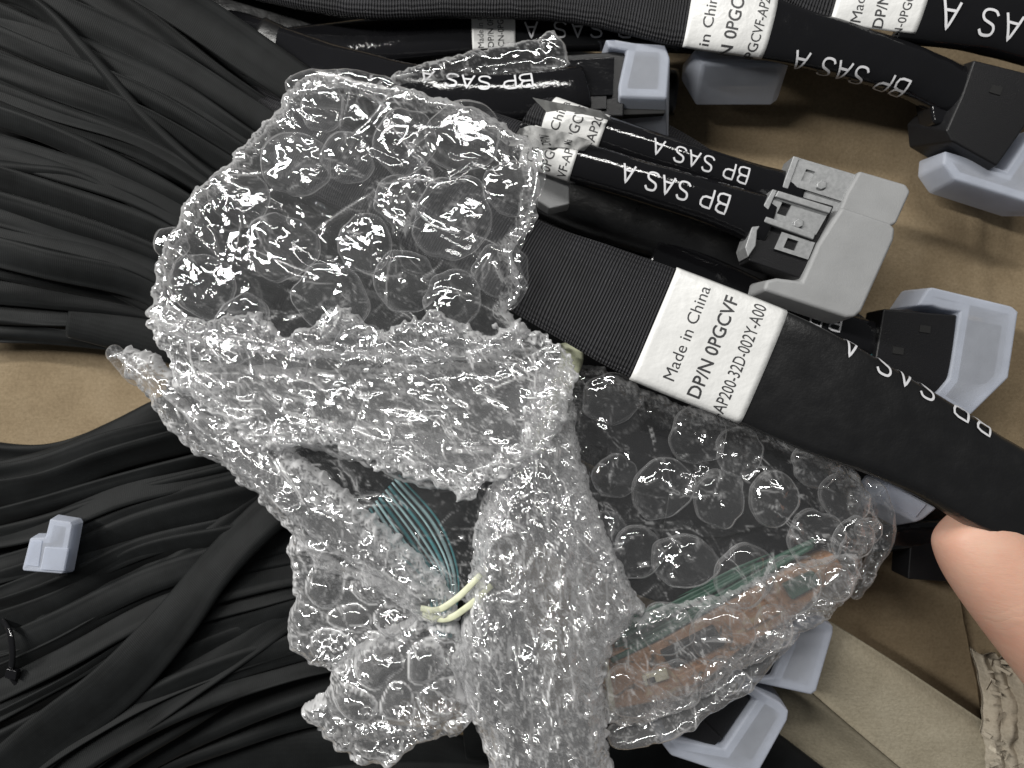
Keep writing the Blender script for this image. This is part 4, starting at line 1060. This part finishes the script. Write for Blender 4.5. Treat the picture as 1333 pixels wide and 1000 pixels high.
def pillow(name, poly, z, H, mat_, parent, g=2.4, sc=26, seed=1, relief=1.0, fall=30, edge=6, bottom=True, slope=(0, 0), aniso=None, bub=0, fine=1.0, thick=10, dens=.8, cam_=3.6, lo_=16, hi_=110):
    """creased film over a rounded lump: a top skin and an under skin meeting at the rim"""
    P = np.asarray(poly, float)
    x0, y0 = P.min(0) - 8; x1, y1 = P.max(0) + 8
    xs = np.arange(x0, x1, g); ys = np.arange(y0, y1, g)
    X, Y = np.meshgrid(xs, ys, indexing='ij')
    ed = lambda X, Y: inside_sdf(poly, X, Y) + edge * 1.4 * fbm(X / 14, Y / 14, seed + 60, 3) + edge * .22 * vnoise(X / 4, Y / 4, seed + 61)
    S = ed(X, Y)
    gx, gy = np.gradient(S, g)
    gn = np.hypot(gx, gy) + 1e-3
    near = (S < 0) & (S > -g * 1.5)
    m = np.minimum(1, 1 / gn)
    X = np.where(near, X - np.clip(S, -4, 0) * gx / gn * m, X); Y = np.where(near, Y - np.clip(S, -4, 0) * gy / gn * m, Y)
    keep = S > -g * 1.5
    Sd = np.maximum(S, 0)
    dome = H * np.sqrt(np.clip(1 - (1 - np.clip(Sd / fall, 0, 1)) ** 2, 0, 1))
    rel = panes(X, Y, sc, seed, aniso, relief, fine) + creases(X, Y, seed + 5, int((x1 - x0) * (y1 - y0) / 2500 * dens), cam_ * .8, lo_, hi_, aniso)
    rel = rel - rel.mean()
    if bub:
        wx = X + 22 * fbm(X / 60, Y / 60, seed + 3, 2); wy = Y + 22 * fbm(X / 60, Y / 60, seed + 4, 2)
        row = np.round(wy / (bub * .87)); cx = (np.round(wx / bub - (row % 2) * .5) + (row % 2) * .5) * bub; cyy = row * bub * .87
        rr = np.hypot(wx - cx, wy - cyy) / (bub * .44)
        k = .55 + .7 * _hash(cx, cyy, seed)
        rel = rel * .9 + bub * .24 * k * np.clip(1 - rr ** 2.6, 0, 1) ** .8
    edgef = np.clip(Sd / 8, 0, 1)
    base = z + slope[0] * (X - P[:, 0].mean()) + slope[1] * (Y - P[:, 1].mean())
    Zt = base + dome + rel * (0.25 + .75 * edgef)
    kz = K(z + H * .6)
    def grid_obj(nm, Z, flip):
        cr = bend(Z, g, g, m=(Sd > 10), hi=95.5 if mat_ == M['film_creased'] else 97.5, lo=66 if mat_ == M['film_creased'] else 80)
        idx = -np.ones(X.shape, int); ii = keep
        full = keep[:-1, :-1] & keep[1:, :-1] & keep[:-1, 1:] & keep[1:, 1:]
        idx[ii] = np.arange(ii.sum())
        V = np.stack([(X[ii] - 666.5) * kz, (500 - Y[ii]) * kz, Z[ii]], -1)
        a = idx[:-1, :-1][full]; b = idx[1:, :-1][full]; c = idx[1:, 1:][full]; d = idx[:-1, 1:][full]
        F = np.stack([a, d, c, b] if not flip else [a, b, c, d], -1)
        return mesh_obj(nm, V, F, mat_, parent, crease=cr[ii])
    o = grid_obj(name, Zt, False)
    if bottom:
        rel2 = panes(X, Y, sc * .9, seed + 90, aniso, relief * .8)
        Zb = base - thick * np.clip(Sd / fall, 0, 1) + (rel2 - rel2.mean()) * edgef * .8
        Zb = np.minimum(Zb, Zt - .4 * edgef)
        grid_obj(name + '_underside' if False else 'under_film', Zb, True)
    return o

def crumpled_tube(name, ctrl, mat_, parent, nr=90, step=2.6, sc=22, amp=.7, seed=1, e=.85, aniso=None, rounde=26):
    sw = Sweep(ctrl, 120, e)
    def disp(D, A, P):
        hw = sw._i(sw.hw, D)
        ring = float(np.mean(sw.hw) + np.mean(sw.ht)) * math.pi / 1.0
        v = A / (2 * math.pi) * ring
        r = panes(D, v, sc * 1.2, seed, aniso, amp * 1.4)
        w = np.clip((A / (2 * math.pi) - .85) / .15, 0, 1)
        r = r * (1 - w) + r[:, :1] * w
        return r - r.mean() + creases(D, v, seed + 9, int((D.max() - D.min()) * ring / 900), 2.6, 12, 110, aniso, .35)
    st = {}
    def disp2(D, A, P):
        st['h'] = disp(D, A, P); st['g'] = (D[1, 0] - D[0, 0], float(np.mean(sw.hw) + np.mean(sw.ht)) * math.pi / nr); return st['h']
    V, F, uv = sw.mesh(nr=nr, step=step, disp=disp2, caps=True, round_end=rounde)
    cr = np.concatenate([bend(st['h'], *st['g']).ravel(), [0, 0]])
    return mesh_obj(name, V, F, mat_, parent, crease=cr), sw

def bubble(x, y, z, r, h, parent, mat_, seed, nr=64, nt=22, squash=1.0, ang=0.0, tilt=(0, 0)):
    """one sealed air cell: a dented dome"""
    k = K(z); rs = np.random.RandomState(seed)
    th = np.linspace(0, 2 * math.pi, nr, endpoint=False); q = np.linspace(0, 1, nt)
    Q, T = np.meshgrid(q, th, indexing='ij')
    rr = np.sin(Q * math.pi / 2) ** .8; zz = np.cos(Q * math.pi / 2) ** .55
    lx = rr * np.cos(T); ly = rr * np.sin(T) * squash
    rim = 1 + .10 * vnoise(lx * 2 + seed, ly * 2, seed) * 2
    dd = panes(lx * 30, ly * 30, 26, seed, None, 1.0, 1.1) / 13 + creases(lx * 30, ly * 30, seed + 7, 8, 2.0, 14, 50) / 20 - .35 * np.exp(-((lx - rs.randn() * .3) ** 2 + (ly - rs.randn() * .3) ** 2) / .12) * rs.rand()
    ca, sa = math.cos(ang), math.sin(ang)
    X = (lx * ca - ly * sa) * r * rim * k; Y = (lx * sa + ly * ca) * r * rim * k
    Z = h * k * (zz + dd * np.clip(1.2 * zz, 0, 1)) + tilt[0] * X + tilt[1] * Y
    c = W(x, y, z)
    V = np.stack([X + c[0], Y + c[1], Z + c[2]], -1).reshape(-1, 3)
    i = np.arange(nt - 1)[:, None] * nr; j = np.arange(nr)[None]; j2 = (j + 1) % nr
    F = np.stack([i + j, i + nr + j, i + nr + j2, i + j2], -1).reshape(-1, 4)
    cr = np.clip(bend(dd, 1, 1, 85, 99.5), 0, .7) + .8 * np.exp(-((Q - 1) / .06) ** 2) + .45 * np.exp(-((Q - .84) / .03) ** 2)  # besides real creases, rim rings carry a painted highlight round the dome
    return mesh_obj('bubble', V, F, mat_, parent, crease=np.clip(cr, 0, 1).ravel())

# -- big flap, upper part
wrap = thing('bubble_wrap', 'large upper sheet of bubble wrap with big round bubbles', 'bubble wrap', (440, 300, 180))
pA = [(372,112),(400,100),(452,98),(482,104),(520,112),(560,122),(600,132),(640,150),(672,168),(692,186),(704,222),(696,262),(688,300),(668,330),(680,372),(662,404),(690,430),(660,470),(560,470),(440,470),(330,460),(250,450),(205,430),(190,410),(198,370),(204,330),(226,290),(236,262),(268,234),(300,205),(330,168),(364,138)]
pillow('film', pA, 240, 10, M['film'], wrap, g=2.0, sc=60, seed=11, relief=.6, fine=.6, dens=.5, cam_=3.0, fall=18, edge=5, thick=5)
pillow('film', [(x * .96 + 18, y * .96 + 10) for x, y in pA], 212, 18, M['film_clear'], wrap, g=3, sc=70, seed=23, relief=1.0, dens=.5, fall=40, edge=5, bottom=False)
for i, (x, y, r) in enumerate([(386,214,46),(526,186,44),(604,178,46),(452,206,36),(590,284,54),(368,322,44),(264,372,46),(652,352,36),(432,392,46),(476,318,40),(668,244,38),(312,258,36),(420,140,34),(520,262,34),(528,366,40),(316,420,38),(224,318,24),(590,392,38)]):
    bubble(x, y, 253 + (i % 3) * 2, r, r * .42, wrap, M['film'], 100 + i, squash=.86 + .1 * (i % 3), ang=i * .9, tilt=(.1 * math.sin(i * 2.1), .1 * math.cos(i * 1.7)))
# torn ends along its right side
for i, c in enumerate([[(696,180,262,5,2),(704,226,264,7,3),(694,268,262,6,3),(688,304,260,5,2)], [(686,300,258,5,2),(668,336,258,7,3),(680,374,258,6,2),(662,404,256,4,2)], [(372,118,256,10,7),(410,104,258,13,9),(470,104,258,11,7),(520,116,256,6,4)]]):
    crumpled_tube('torn_edge', c, M['film'], wrap, nr=26, step=2, sc=12, amp=.7, seed=300 + i, rounde=8)
# tape seam near the top left
# -- lower, much creased part with the rolled edge
wrap2 = thing('bubble_wrap', 'whitish crumpled roll of bubble wrap pointing to the left tip', 'bubble wrap', (360, 560, 150))
pillow('film', [(148,462),(160,450),(190,462),(260,500),(330,556),(400,606),(470,660),(530,716),(586,770),(600,812),(560,818),(520,796),(470,764),(410,742),(380,702),(330,652),(290,614),(240,590),(204,548),(180,512),(152,484)], 196, 38, M['film_creased'], wrap2, g=2.0, sc=32, seed=5, relief=1.1, fall=40, edge=6, thick=16, aniso=.78, dens=2.4, cam_=4.5)
pillow('film', [(200,500),(330,580),(470,690),(570,780),(540,790),(400,700),(260,580)], 190, 24, M['film_creased'], wrap2, g=2.6, sc=34, seed=7, relief=1.1, fall=26, edge=4, aniso=.78, bottom=False)
crumpled_tube('tip_tube', [(142,452,214,7,7),(156,468,216,10,10),(172,488,216,10,10),(186,500,214,7,7)], M['film'], wrap2, nr=30, step=2, sc=14, seed=6, amp=.5, rounde=8)
pillow('film', [(192,420),(214,392),(262,418),(330,408),(372,436),(440,398),(500,430),(560,404),(628,432),(676,418),(712,446),(744,462),(752,500),(736,560),(700,590),(640,630),(600,656),(550,628),(480,606),(420,574),(350,590),(300,560),(230,510)], 232, 14, M['film_creased'], wrap2, g=2.0, sc=25, seed=41, relief=1.8, fine=1.3, fall=26, edge=10, aniso=.35, dens=2.4, cam_=4.5)
for i, (x, y, r) in enumerate([(300,448,34),(372,470,30),(470,452,32),(556,470,30),(640,470,28),(250,440,28)]):
    bubble(x, y, 252, r, r * .4, wrap2, M['film'], 160 + i, squash=.84 + .1 * (i % 3), ang=i * .9)
pillow('film', [(250,470),(420,480),(600,470),(700,470),(730,520),(690,590),(560,640),(420,590),(300,560)], 200, 20, M['film_creased'], wrap2, g=3, sc=34, seed=47, relief=1.1, fall=40, edge=4, bottom=False)
pillow('film', [(330,560),(400,545),(520,560),(640,570),(690,600),(650,680),(632,745),(610,790),(560,770),(480,705),(400,640)], 200, 14, M['film'], wrap2, sc=30, seed=43, relief=1.2, fall=30, edge=4, dens=1.6)
# -- upright trunk in the middle
wrap3 = thing('bubble_wrap', 'white crumpled column of bubble wrap down to the bottom edge', 'bubble wrap', (690, 800, 120))
pT = [(700,470),(745,480),(752,560),(770,640),(800,720),(842,800),(800,850),(786,900),(790,950),(806,1040),(640,1040),(628,970),(606,930),(586,880),(600,820),(612,750),(618,690),(642,620),(676,580)]
pillow('film', pT, 190, 44, M['film_creased'], wrap3, g=2.0, sc=26, seed=51, relief=2.3, fine=1.6, fall=50, edge=6, thick=16, aniso=1.25, dens=6.0, cam_=6)
pillow('film', [(x * .97 + 22, y * .98 + 12) for x, y in pT], 206, 40, M['film'], wrap3, g=2.0, sc=24, seed=57, relief=2.4, fine=1.5, fall=44, edge=6, aniso=1.0, bottom=False, dens=2.5, cam_=5)
pillow('film', [(x * .9 + 70, y * .96 + 30) for x, y in pT], 184, 34, M['film_creased'], wrap3, g=2.6, sc=34, seed=53, relief=1.6, fall=40, edge=5, aniso=1.5, bottom=False)
# -- right hand wrap around the dark connectors
wrap4 = thing('bubble_wrap', 'clear bubble wrap over dark and copper parts right of centre', 'bubble wrap', (940, 700, 120))
pC = [(740,470),(790,480),(830,500),(900,530),(980,545),(1040,560),(1090,590),(1125,620),(1150,680),(1146,706),(1128,740),(1112,775),(1085,800),(1040,815),(1010,850),(980,870),(950,880),(930,905),(880,920),(850,945),(800,950),(760,930),(740,860),(745,760),(730,680),(728,600),(730,520)]
pillow('film', pC, 176, 34, M['film'], wrap4, g=2.1, sc=40, seed=61, relief=1.15, fine=1.2, dens=1.2, fall=46, edge=5, thick=60)
pillow('film', [(x * .95 + 46, y * .95 + 34) for x, y in pC], 160, 30, M['film_clear'], wrap4, g=3, sc=60, seed=67, relief=1.0, fall=46, edge=5, bottom=False)
for i, (x, y, r) in enumerate([(795,520,40),(908,566,38),(962,590,32),(860,636,44),(800,620,30),(936,648,36),(1006,650,36),(1062,604,32),(1040,570,22),(1100,650,34),(1110,700,30),(1060,700,36),(890,730,42),(968,748,42),(1030,760,38),(1085,758,28),(830,720,36),(940,826,40),(1006,816,30),(868,816,36),(880,890,34),(820,900,36),(942,880,26),(1130,690,18),(790,690,28)]):
    bubble(x, y, 204 - (3 if x > 1080 else 0), r, r * .5, wrap4, M['film'], 200 + i, squash=.84 + .1 * (i % 3), ang=i * 1.3, tilt=(.14 * math.sin(i * 2.3), .14 * math.cos(i * 1.9)))
pillow('film', [(762,842),(850,796),(960,770),(1060,728),(1118,724),(1126,756),(1085,804),(1010,852),(960,880),(930,905),(850,945),(790,945)], 196, 16, M['film'], wrap4, g=2.2, sc=24, seed=167, relief=1.4, fall=26, edge=5, thick=10, dens=2.0, aniso=.5)
crumpled_tube('outer_lip', [(1128,622,186,8,8),(1150,660,190,12,11),(1150,700,188,14,12),(1132,740,184,12,10),(1110,780,180,8,8)], M['film'], wrap4, nr=44, step=2, sc=16, seed=63, amp=.7, rounde=14)
crumpled_tube('outer_lip', [(1040,818,176,9,8),(990,862,180,13,10),(930,906,182,18,13),(860,944,180,20,14),(790,962,176,16,12)], M['film_creased'], wrap4, nr=50, step=2.2, sc=20, seed=65, amp=.6, rounde=18)
# -- lower left lumps
wrap5 = thing('bubble_wrap', 'rounded knot of bubble wrap bulging at the lower left of the bundle', 'bubble wrap', (440, 800, 120))
pillow('film', [(378,690),(400,700),(430,735),(470,745),(510,760),(540,780),(556,820),(520,850),(470,868),(440,880),(400,872),(372,848),(368,820),(382,770),(372,720)], 186, 34, M['film_creased'], wrap5, sc=34, seed=71, relief=1.1, dens=1.6, cam_=3.2, hi_=50, fall=44, edge=5, thick=26, bub=54)
wrap6 = thing('bubble_wrap', 'lowest lump of bubble wrap with a pointed left corner', 'bubble wrap', (510, 910, 120))
pillow('film', [(386,930),(420,908),(430,870),(480,832),(540,806),(590,812),(612,850),(604,900),(626,930),(600,960),(560,968),(530,984),(508,1004),(480,1000),(440,985),(420,965),(398,950)], 190, 40, M['film_creased'], wrap6, sc=34, seed=81, relief=1.1, dens=1.6, cam_=3.2, hi_=50, fall=50, edge=5, thick=30, bub=58)
pillow('film', [(420,920),(480,850),(560,830),(600,870),(590,940),(520,970),(450,970)], 180, 28, M['film'], wrap6, g=3, sc=34, seed=83, relief=1.1, fall=40, edge=4, bottom=False)
# -- strip over the top centre cable
wrap7 = thing('bubble_wrap', 'narrow crinkled strip of bubble wrap over the top centre lettering', 'bubble wrap', (640, 85, 130))
pillow('film', [(500,100),(540,86),(600,68),(660,56),(700,46),(722,38),(738,60),(742,80),(724,92),(680,98),(620,104),(560,110),(520,108)], 140, 10, M['film'], wrap7, g=2.2, sc=20, seed=91, relief=1.0, fall=20, edge=4, thick=6)

# ---- things seen through the wrap
t = thing('connector_block', 'black connector block seen through the wrap below the big label', 'connector', (800, 560, 80))
prism('housing', [(732,508),(830,520),(835,560),(880,575),(870,640),(790,630),(790,584),(732,578)], 90, 172, M['black_plastic'], t, bevel=2)
t = thing('connector_block', 'black block tucked under the lower edge of the big label', 'connector', (840, 530, 60))
prism('housing', [(740,440),(860,470),(960,520),(960,600),(820,610),(740,560)], 60, 120, M['black_plastic'], t, bevel=2)
t = thing('connector_block', 'dark slab of stacked connectors under the bubbles at right', 'connector', (960, 650, 60))
prism('housing', [(850,560),(1000,560),(1100,620),(1110,690),(1040,720),(960,740),(870,790),(790,760),(780,660)], 70, 150, M['black_plastic'], t, bevel=3)
prism('upper_step', [(880,590),(980,590),(1060,640),(1050,670),(940,700),(860,700)], 150, 162, M['heat_shrink_satin'], t, bevel=2)
t = thing('circuit_board', 'copper-brown block with a pale rim inside the lower right wrap', 'circuit board', (900, 870, 60))
prism('board', [(786,852),(850,838),(1030,740),(1085,720),(1100,740),(1040,800),(960,850),(900,905),(800,925),(784,890)], 120, 160, M['copper'], t, bevel=3)
prism('component', [(860,850),(930,815),(945,840),(876,872)], 158, 170, M['black_plastic'], t, bevel=2)
prism('component', [(960,800),(1010,776),(1020,796),(972,822)], 158, 168, M['copper'], t, bevel=2)
prism('component', [(1020,762),(1060,744),(1070,760),(1032,782)], 158, 170, M['green_wire'], t, bevel=2)
prism('component', [(880,880),(940,852),(950,866),(892,898)], 158, 166, M['copper'], t, bevel=2)
prism('pale_rim', [(782,850),(790,850),(802,925),(794,927)], 122, 166, M['board_edge'], t, bevel=1)
prism('chip', [(836,880),(868,870),(872,884),(840,894)], 160, 168, M['board_edge'], t, bevel=1.5)
prism('opening', [(842,884),(852,881),(854,888),(844,891)], 168, 169, M['deep_black'], t, bevel=0)
def wires(lab, n, a, b, c, d, z, mats, hw, group=None):
    t = thing('wire_bundle', lab, 'wires', (b[0], b[1], z), group)
    for i in range(n):
        u = (i + .5) / n - .5; v = random.uniform(-1, 1)
        P = []
        pass
        pts = [a, b, c, d]
        ctrl = []
        for k, (p, spread) in enumerate(zip(pts, (30, 34, 24, 10))):
            ctrl.append((p[0] + u * spread * 2 * p[2], p[1] + u * spread * 2 * p[3], z + v * 8 + 4 * math.sin(i + k), hw * (.7 + .5 * abs(v)), hw, 0))
        sweep_obj('wire', Sweep(ctrl, 30), M[mats[i % len(mats)]], t, nr=8)
    return t
wires('teal and white wires fanning above the pale tie', 10, (500,640,.7,-.8), (545,700,.9,-.6), (575,755,1,-.1), (578,830,1,0), 188, ['teal_wire', 'teal_light_wire', 'teal_light_wire'], 2.0)
wires('dull green wires under the bubbles right of centre', 9, (800,840,-.2,1), (880,800,-.3,.9), (980,745,-.4,.9), (1060,705,-.4,.9), 150, ['green_wire'], 3.4)
for i, (lab, c) in enumerate([('upper of two pale yellow ties round the teal wires', [(548,792,222,4,2.5),(570,794,226,4.5,2.5),(596,778,226,4.5,2.5),(626,748,218,4,2.5)]), ('lower of two pale yellow ties round the teal wires', [(550,800,218,4.5,2.5),(580,806,223,4.5,2.5),(606,792,222,4.5,2.5),(640,762,212,4,2.5)])]):
    o = sweep_obj('cable_tie', Sweep(c, 30, .7), M['pale_yellow'], None, nr=12); tag(o, lab, 'cable tie')
o = sweep_obj('cable_tie', Sweep([(742,446,206,14,6),(744,470,208,15,6),(724,520,208,12,6),(706,560,206,9,5),(700,590,204,8,5)], 30, .8), M['pale_yellow'], None, nr=14)
tag(o, 'pale yellow-green strap glowing through the wrap left of the big label', 'strap')

# ================================================================ HAND
def hand():
    t = thing('person', 'hand of a person, one fingertip pressing up under the held cable', 'person', (1330, 800, 180))
    me = bpy.data.meshes.new('hand'); bm = bmesh.new()
    lay = bm.verts.layers.skin.new()
    off = root_of(t)
    def v(x, y, z, r):
        p = bm.verts.new(Vector(W(x, y, z)) * U - off); p[lay].radius = (r * U, r * U); return p
    root = v(1760, 1160, 170, 150); root[lay].use_root = True
    wrist = v(1960, 1330, 150, 125); arm = v(2200, 1500, 140, 135)
    bm.edges.new((root, wrist)); bm.edges.new((wrist, arm))
    k0 = v(1600, 1030, 190, 135)
    bm.edges.new((root, k0))
    # the finger in view
    ch = [v(1470, 930, 205, 92), v(1395, 852, 210, 80), v(1322, 762, 214, 76), v(1276, 712, 214, 66), v(1250, 686, 212, 50), v(1238, 674, 210, 34)]
    prev = k0
    for q in ch: bm.edges.new((prev, q)); prev = q
    # the other fingers curl behind the cable, beyond the frame
    for bx, by, tx, ty in ((1660, 900, 1420, 720), (1740, 860, 1520, 680), (1820, 880, 1610, 690)):
        c = [v(bx, by, 120, 72), v((bx + tx) / 2 + 10, (by + ty) / 2 - 10, 70, 62), v(tx, ty, 60, 54), v(tx - 45, ty + 40, 90, 44)]
        bm.edges.new((root, c[0]))
        for a, b in zip(c, c[1:]): bm.edges.new((a, b))
    bm.to_mesh(me); bm.free()
    me.materials.append(M['skin'])
    o = bpy.data.objects.new('hand', me); col.objects.link(o); o.parent = t
    s = o.modifiers.new('skin', 'SKIN'); s.use_smooth_shade = True; s.branch_smoothing = .6
    u = o.modifiers.new('sub', 'SUBSURF'); u.levels = 3; u.render_levels = 3
    return o
hand()
